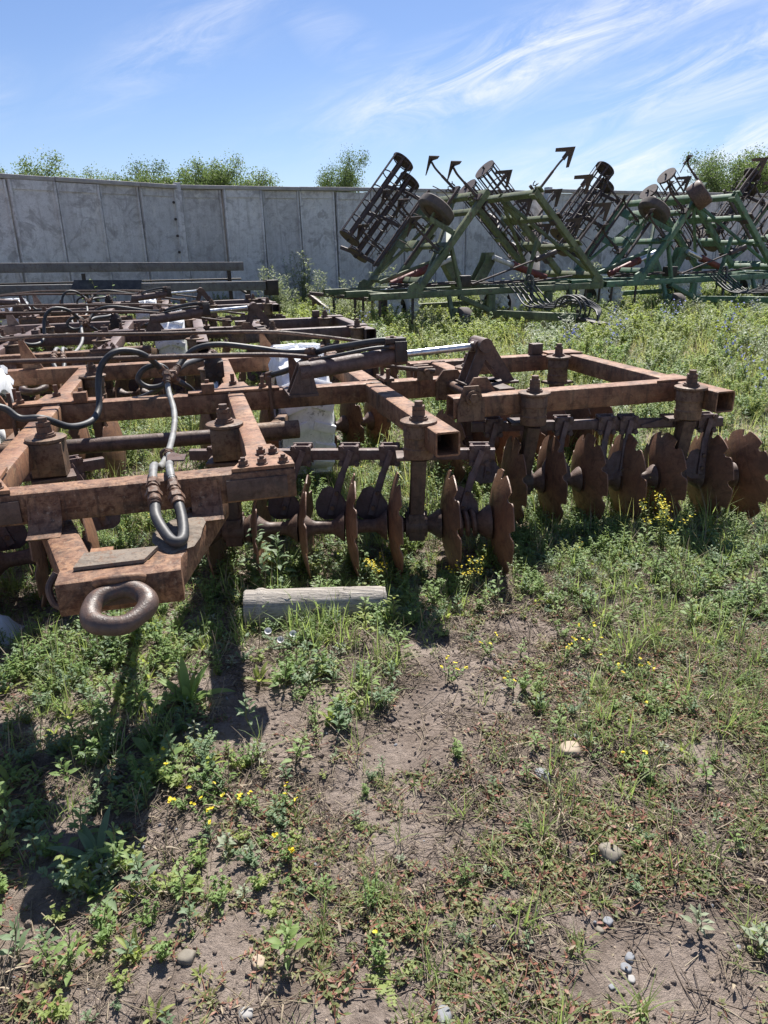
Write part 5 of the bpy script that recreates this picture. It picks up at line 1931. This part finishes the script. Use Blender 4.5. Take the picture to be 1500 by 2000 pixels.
scatter('meadow_grass', 'tall yellow-green meadow grass and herbs filling the yard', 'grass', protos, p, r_, s_, g.choice(7, len(x), p=[.20, .16, .15, .15, .14, .06, .14]))

# ------------------------------------------------------------------ single plants one can pick out


def plant(name, gen, parts, label, cat, group, loc, sc=1.0, rz=0.0, z=None):
    """a plant thing: an empty at its foot, its leaves, stems and flowers as parts"""
    mb, mats = gen
    root = thing(name, label, cat, (loc[0], loc[1], float(gh(loc[0], loc[1])) - .004 if z is None else z), rz, group)
    root.scale = (sc, sc, sc)
    used = sorted(set(mb.m))
    for k in used:
        sub = MB()
        remap = {}
        for f, mi in zip(mb.f, mb.m):
            if mi != k:
                continue
            q = []
            for i in f:
                if i not in remap:
                    remap[i] = len(sub.v)
                    sub.v.append(mb.v[i])
                q.append(remap[i])
            sub.f.append(tuple(q))
            sub.m.append(0)
        if parts[k] in ('leaf', 'flower'):
            # every blade an object of its own
            par = list(range(len(sub.v)))

            def find(i):
                while par[i] != i:
                    par[i] = par[par[i]]
                    i = par[i]
                return i
            for f in sub.f:
                for i in f[1:]:
                    par[find(i)] = find(f[0])
            isl = {}
            for f in sub.f:
                isl.setdefault(find(f[0]), []).append(f)
            for fs in isl.values():
                one, rm_ = MB(), {}
                for f in fs:
                    for i in f:
                        if i not in rm_:
                            rm_[i] = len(one.v)
                            one.v.append(sub.v[i])
                    one.f.append(tuple(rm_[i] for i in f))
                    one.m.append(0)
                o = P(parts[k], one, mats[k], root, 0)
                o.data.shade_smooth()
            continue
        o = P(parts[k], sub, mats[k], root, 0)
        o.data.shade_smooth()
        if parts[k] in ('foliage', 'flowers', 'stems', 'blades', 'dry_blades', 'stalks'):
            o['kind'] = 'stuff'
    return root


LS = ('foliage', 'stems', 'flowers')
plant('plantain', g_rosette(17, .17, .034, 'leaf_green', (35, 80)), ('leaf',), 'large plantain rosette with upright ribbed leaves in front of the towing ring', 'plant', None, (-.774, 2.337))
plant('plantain', g_rosette(13, .135, .030, 'leaf_blue', (20, 65)), ('leaf',), 'dark plantain rosette inside the drawbar shadow at lower left', 'plant', None, (-.862, 1.61))
plant('plantain', g_rosette(9, .10, .026, 'leaf_blue', (10, 50)), ('leaf',), 'flat plantain with a pale leaf below the dark rosette', 'plant', None, (-.80, 1.48))
plant('thistle_weed', g_rosette(14, .15, .034, 'leaf_green', (10, 45)), ('leaf',), 'broad leafy rosette left of the small white pebble', 'plant', None, (-.79, 1.99))
plant('goosefoot_weed', g_goosefoot(.36, 'leaf_blue', .085), ('leaf', 'stems'), 'tall goosefoot weed standing between the drawbar and the first disc', 'plant', None, (-.645, 3.34), 1.0)
plant('goosefoot_weed', g_goosefoot(.30, 'leaf_blue', .075), ('leaf', 'stems'), 'bluish goosefoot weed right behind the left end of the log', 'plant', None, (-.55, 3.36), 1.0)
plant('goosefoot_weed', g_goosefoot(.17, 'leaf_lime', .055), ('leaf', 'stems'), 'lime-green weed with yellowing leaves at the right end of the log', 'plant', None, (.02, 2.93), 1.0)
plant('goosefoot_weed', g_goosefoot(.16, 'leaf_lime', .050), ('leaf', 'stems'), 'pale green broad-leaved weed in front of the log near its right end', 'plant', None, (-.083, 2.80), 1.0)
plant('goosefoot_weed', g_goosefoot(.13, 'leaf_blue', .045), ('leaf', 'stems'), 'upright weed on bare soil at the tip of the beam shadow', 'plant', None, (-.51, 2.186), 1.0)
plant('goosefoot_weed', g_goosefoot(.11, 'leaf_blue', .045), ('leaf', 'stems'), 'bright-leaved goosefoot in the shadow at lower left', 'plant', None, (-.683, 1.49), 1.0)
plant('goosefoot_weed', g_goosefoot(.09, 'leaf_silver', .040), ('leaf', 'stems'), 'small pale goosefoot in the lower right corner', 'plant', None, (.905, 1.286), 1.0)
plant('goosefoot_weed', g_goosefoot(.08, 'leaf_silver', .036), ('leaf', 'stems'), 'smaller pale goosefoot on dark soil left of the corner one', 'plant', None, (.771, 1.332), 1.0)
plant('goosefoot_weed', g_goosefoot(.13, 'leaf_green', .045), ('leaf', 'stems'), 'leafy green weed near the bottom edge beside the yellowish stone', 'plant', None, (-.27, 1.289), 1.0)
plant('bindweed', g_bindweed(), ('foliage', 'stems', 'flower', 'flower', 'flower'), 'bindweed with three white trumpet flowers in front of the log', 'plant', None, (-.46, 2.80))
plant('grass_clump', g_tuft(150, .20, .008, .13, ('grass',), .06), ('blades', 'dry_blades'), 'dense clump of long grass against the front of the log', 'grass clump', None, (-.31, 2.90))
plant('grass_clump', g_tuft(26, .19, .006, .03, ('grass',), .12, (.8, 1.8)), ('blades', 'dry_blades'), 'arching grass clump beside the drawbar shadow on the left', 'grass clump', None, (-.957, 2.03))
plant('grass_clump', g_tuft(22, .14, .006, .02, ('grass',), .1, (.9, 1.9)), ('blades', 'dry_blades'), 'low spreading grass clump on the right bare soil', 'grass clump', None, (1.011, 3.475))
plant('grass_clump', g_tuft(24, .13, .0045, .02, ('grass',), .15), ('blades', 'dry_blades'), 'grass clump at the bottom edge right of centre', 'grass clump', None, (.557, 1.129))
plant('grass_clump', g_tuft(22, .09, .0036, .02, ('grass',), .3), ('blades', 'dry_blades'), 'short grass clump next to the dark grey pebble', 'grass clump', None, (.458, 1.284))
plant('grass_clump', g_tuft(40, .30, .0065, .09, ('grass',), .1, (.4, 1.3)), ('blades', 'dry_blades'), 'tall grass clump under the rightmost disc', 'grass clump', None, (2.02, 4.02))
plant('grass_clump', g_tuft(30, .28, .006, .06, ('grass',), .2, (.4, 1.3)), ('blades', 'dry_blades'), 'tall grass clump between the two disc gangs', 'grass clump', None, (1.02, 4.0))
plant('grass_clump', g_tuft(22, .20, .005, .03, ('grass',), .5, (.4, 1.5)), ('blades', 'dry_blades'), 'half-dry grass clump in the disc shadow right of the log', 'grass clump', None, (.36, 3.05))
plant('dandelion', g_dandelion(.08), ('foliage',), 'pale toothed dandelion rosette near the bottom centre', 'plant', None, (-.015, 1.229))
plant('dandelion', g_dandelion(.07), ('foliage',), 'pale toothed dandelion leaves left of the long tan stone', 'plant', None, (.435, 1.589))
plant('flowering_herb', g_yellowherb(.30, 13), LS, 'bushy herb covered in yellow flowers in front of the wing discs', 'plant', None, (1.57, 3.72))
plant('flowering_herb', g_yellowherb(.24, 8), LS, 'yellow-flowered herb just in front of the coil spring', 'plant', None, (.42, 3.28), .8)
plant('flowering_herb', g_yellowherb(.22, 8), LS, 'yellow-flowered herb between the second and third disc', 'plant', None, (-.02, 3.32), .8)
YL = [(.885, 2.78), (.754, 2.618), (.84, 2.655), (.905, 2.511), (.97, 2.45), (1.04, 2.449), (.25, 2.446), (.431, 2.633), (.488, 2.4), (.986, 2.244), (.814, 1.91), (-.761, 1.905), (-.65, 1.80), (-.56, 1.793), (-.46, 1.795), (-.336, 1.796), (-.557, 1.707), (-.302, 1.581), (-.045, 1.258), (-.066, 1.428)]
YLAB = ['rearmost yellow-flowered clover on the right soil', 'yellow-flowered clover at the left end of the right-hand flower row', 'yellow-flowered clover just behind the middle of the flower row',
        'yellow-flowered clover in the middle of the right-hand flower row', 'yellow-flowered clover next to last in the right-hand row', 'yellow-flowered clover at the right end of the flower row',
        'lone yellow-flowered clover at the edge of the central bare patch', 'yellow-flowered clover behind the central bare patch', 'yellow-flowered clover between bare patch and largest tan stone',
        'yellow-flowered clover far right, just behind the reddish weeds', 'yellow-flowered clover to the right of the largest tan stone', 'yellow-flowered clover deepest in the drawbar shadow',
        'yellow-flowered clover on the edge of the drawbar shadow', 'yellow-flowered clover just outside the drawbar shadow', 'yellow-flowered clover second outside the drawbar shadow',
        'yellow-flowered clover farthest right of the row beside the drawbar shadow', 'yellow-flowered clover nearest the viewer beside the drawbar shadow', 'lone yellow-flowered clover half way to the bottom edge',
        'yellow-flowered clover by the toothed dandelion at the bottom', 'yellow-flowered clover above the toothed dandelion at bottom centre']
for i, (x_, y_) in enumerate(YL):
    plant('yellow_trefoil', g_forb(.085, 5, 'leaf_green', .6, .013), LS, YLAB[i], 'plant', 'small yellow-flowered plants on the soil', (x_, y_), 1.0, i * 1.1)

# chicory with blue flowers in the meadow
ch = [(4.2, 13.2), (4.9, 12.6), (5.4, 13.6), (5.9, 12.4), (6.6, 13.8), (3.1, 11.0), (2.75, 10.6), (3.4, 10.8), (6.3, 11.4), (7.0, 12.6), (3.95, 7.4), (4.15, 7.9), (3.7, 6.3), (5.1, 11.0), (7.4, 14.2), (4.6, 9.6), (-.4, 14.4), (-.9, 14.9), (4.5, 14.3), (6.0, 15.0), (7.9, 13.4)]
c0 = None
for i, (x_, y_) in enumerate(ch):
    if c0 is None:
        c0 = plant('chicory', g_chicory(.60), LS, 'chicory with pale blue flowers in the meadow by the cultivators', 'plant', 'blue chicory plants in the meadow', (x_, y_))
        o = c0
    else:
        o = copy_tree(c0)
    o['label'] = ('blue-flowered chicory beside the hitch of the olive-green cultivator' if y_ < 11.05 and x_ < 3.6 and y_ > 10 else 'blue-flowered chicory behind the right corner of the near harrow' if y_ < 10 else 'blue-flowered chicory left of the olive-green cultivator' if x_ < 0 else 'pale blue chicory in the meadow before the brighter green cultivators')
    o.location = (x_, y_, float(gh(x_, y_)))
    o.rotation_euler = (0, 0, i * 2.1)
    k = .85 + .35 * ((i * 7) % 5) / 5
    o.scale = (k, k, k)

# tall weeds before the wall
wl = [(-2.4, 18.2, 1.3), (-1.5, 19.4, 1.35), (-.7, 17.6, 1.2), (.1, 18.8, 1.45), (.7, 17.4, 1.15), (-3.0, 20.2, 1.5), (-1.0, 15.6, .95), (-.1, 15.4, .95), (1.2, 20.2, 1.3), (-1.9, 16.4, 1.0), (.5, 16.2, .95), (5.4, 21.0, 1.2), (6.6, 22.5, 1.3), (8.6, 23.6, 1.3), (3.9, 20.4, 1.2), (-2.1, 21.4, 1.9), (2.4, 19.6, 1.0)]
w0 = None
for i, (x_, y_, k) in enumerate(wl):
    if w0 is None:
        w0 = plant('wormwood', g_wormwood(1.0, 'leaf_weed', 10), LS, 'tall silvery wormwood weed growing between the machines and the wall', 'plant', 'tall wormwood weeds before the wall', (x_, y_))
        o = w0
    else:
        o = copy_tree(w0)
    o['label'] = ('silvery wormwood weed behind the green cultivators' if x_ > 2 else 'tall silvery wormwood close against the stained wall' if y_ > 19 else 'silvery wormwood bush between the dark harrows and the wall')
    o.location = (x_, y_, float(gh(x_, y_)))
    o.rotation_euler = (0, 0, i * 2.3)
    o.scale = (k * .95, k * .95, k * .88)
plant('climbing_vine', g_wormwood(1.9, 'leaf_blue', 4), LS, 'narrow dark weed climbing the stained concrete wall', 'plant', None, (-2.55, 21.6), 1.0)
for i, (x_, y_, h_, lab) in enumerate(((1.7, 18.0, .9, 'lime-green leafy shrub behind the olive-green cultivator frame'), (-.45, 14.1, .75, 'bright broad-leaved weed left of the olive-green cultivator'), (3.2, 19.2, 1.0, 'leafy lime-green bush between the folded wings'), (-5.6, 15.3, .95, 'leafy elder seedling poking up between the grey beams'), (-3.9, 15.0, .8, 'leafy weed before the lower grey beam, right of the seedling'), (-1.7, 13.3, .75, 'bright leafy weed at the end of the grey beams'))):
    plant('leafy_weed', g_burdock(h_, 'leaf_lime' if i != 3 else 'leaf_green'), LS, lab, 'plant', None, (x_, y_), 1.0 if i != 3 else 1.45)
for i, (x_, y_) in enumerate(((-5.0, 17.3), (-4.2, 17.8), (-3.3, 18.6))):
    plant('dead_weed', g_drystalk(1.5, 16), ('stalks', 'stalks'), 'thin dead weed stalks standing before the wall', 'plant', 'dead weed stalks by the wall', (x_, y_))

# ------------------------------------------------------------------ trees behind the wall


def tree_proto(h, rx, seed, leafm, n):
    rt = random.Random(seed)
    tr = MB()
    top = Vector((rt.uniform(-.3, .3), rt.uniform(-.3, .3), h * .75))
    tr.tube([(0, 0, -.1), (0.05, 0, h * .25), top * .7, top], lambda t_: .15 * (1 - .85 * t_), 8, 4)
    cl_ = []
    for k in range(24):
        az = k * 2.4 + rt.uniform(-.3, .3)
        z0 = h * rt.uniform(.3, .72)
        b0 = Vector((0.05, 0, z0))
        e = b0 + Vector((cos(az) * rx * rt.uniform(.5, 1.0), sin(az) * rx * rt.uniform(.5, 1.0), h * rt.uniform(.08, .30)))
        e.z = min(e.z, h * .97)
        tr.tube([b0, b0.lerp(e, .5) + Vector((0, 0, .15)), e], lambda t_: .05 * (1 - .8 * t_), 5, 3)
        cl_ += [(e, rt.uniform(.5, .95)), (b0.lerp(e, .6), rt.uniform(.5, .8))]
        cl_.append((e + Vector((rt.uniform(-.5, .5), rt.uniform(-.5, .5), rt.uniform(.1, .5))), rt.uniform(.35, .6)))
    cl_.append((top + Vector((0, 0, h * .15)), .7))
    cr = MB()
    tot_ = sum(max(.4, r2) ** 2.2 for _, r2 in cl_)
    for c, rad in cl_:
        rad = max(.4, rad)
        per = int(n * rad ** 2.2 / tot_)
        for k in range(per):
            u_ = Vector((rt.gauss(0, 1), rt.gauss(0, 1), rt.gauss(0, .8)))
            u_ = u_.normalized() * (rad * rt.random() ** .5 * rt.uniform(.75, 1.35))
            q = c + u_
            L = rt.uniform(.06, .125)
            d = Vector((rt.uniform(-1, 1), rt.uniform(-1, 1), rt.uniform(-.9, .6))).normalized()
            s2 = d.cross(Vector((rt.uniform(-1, 1), rt.uniform(-1, 1), rt.uniform(-1, 1)))).normalized()
            cr.add([q, q + d * L * .5 + s2 * L * .32, q + d * L, q + d * L * .5 - s2 * L * .32], [(0, 1, 2, 3)])
    return tr.mesh('trunk', 'bark', 40), cr.mesh('crown', leafm, 0)


PROT = [tree_proto(6.5, 2.5, 1, 'tree_leaf', 34000), tree_proto(6.3, 2.3, 2, 'tree_leaf', 32000), tree_proto(6.4, 2.3, 3, 'tree_leaf_dark', 34000)]
TREES = [(-16.4, 35, .83, 2, 'low dark tree top between the left edge tree and its neighbour'), (-10.6, 36, .84, 2, 'low dark tree top behind the wall corner post'), (-7.3, 37, .88, 0, 'pale tree top squeezed behind the dark one mid row'), (-18.5, 33, 0.81, 0, 'pale tree top above the wall at the left edge'), (-14.9, 33, 0.85, 1, 'small pale tree top, first right of the left edge one'),
         (-13.2, 34, 0.81, 0, 'rounded pale tree top above the left wall panels'), (-11.6, 34, 0.80, 1, 'low pale tree top just left of the wall corner post'),
         (-9.6, 35, 0.77, 0, 'low bushy tree top just right of the wall corner post'), (-8.2, 35, 0.81, 2, 'dark tree top right of the low bushy one'),
         (-7.9, 35, 0.85, 1, 'tree top with thin upright twigs left of the gap'), (-6.3, 35, 0.85, 0, 'last tree top of the row before the sky gap'),
         (-1.6, 36, 0.88, 2, 'lone rounded dark tree behind the tilted cage rollers'),
         (19.6, 38, 0.98, 0, 'large tree at the right edge behind the green cultivators'), (17.2, 39, 0.90, 2, 'lower tree left of the large right-edge tree'), (22.3, 39, 1.12, 1, 'tallest tree crown at the far right edge')]
for i, (x_, y_, k, pi_, lab) in enumerate(TREES):
    root = thing('tree', lab, 'tree', (x_, y_, 0), i * 1.3, 'trees beyond the wall')
    root.scale = (k * .62, k * .62, k) if x_ == -1.6 else (k * .9, k * .9, k)
    link('trunk', PROT[pi_][0], root)
    link('crown', PROT[pi_][1], root)
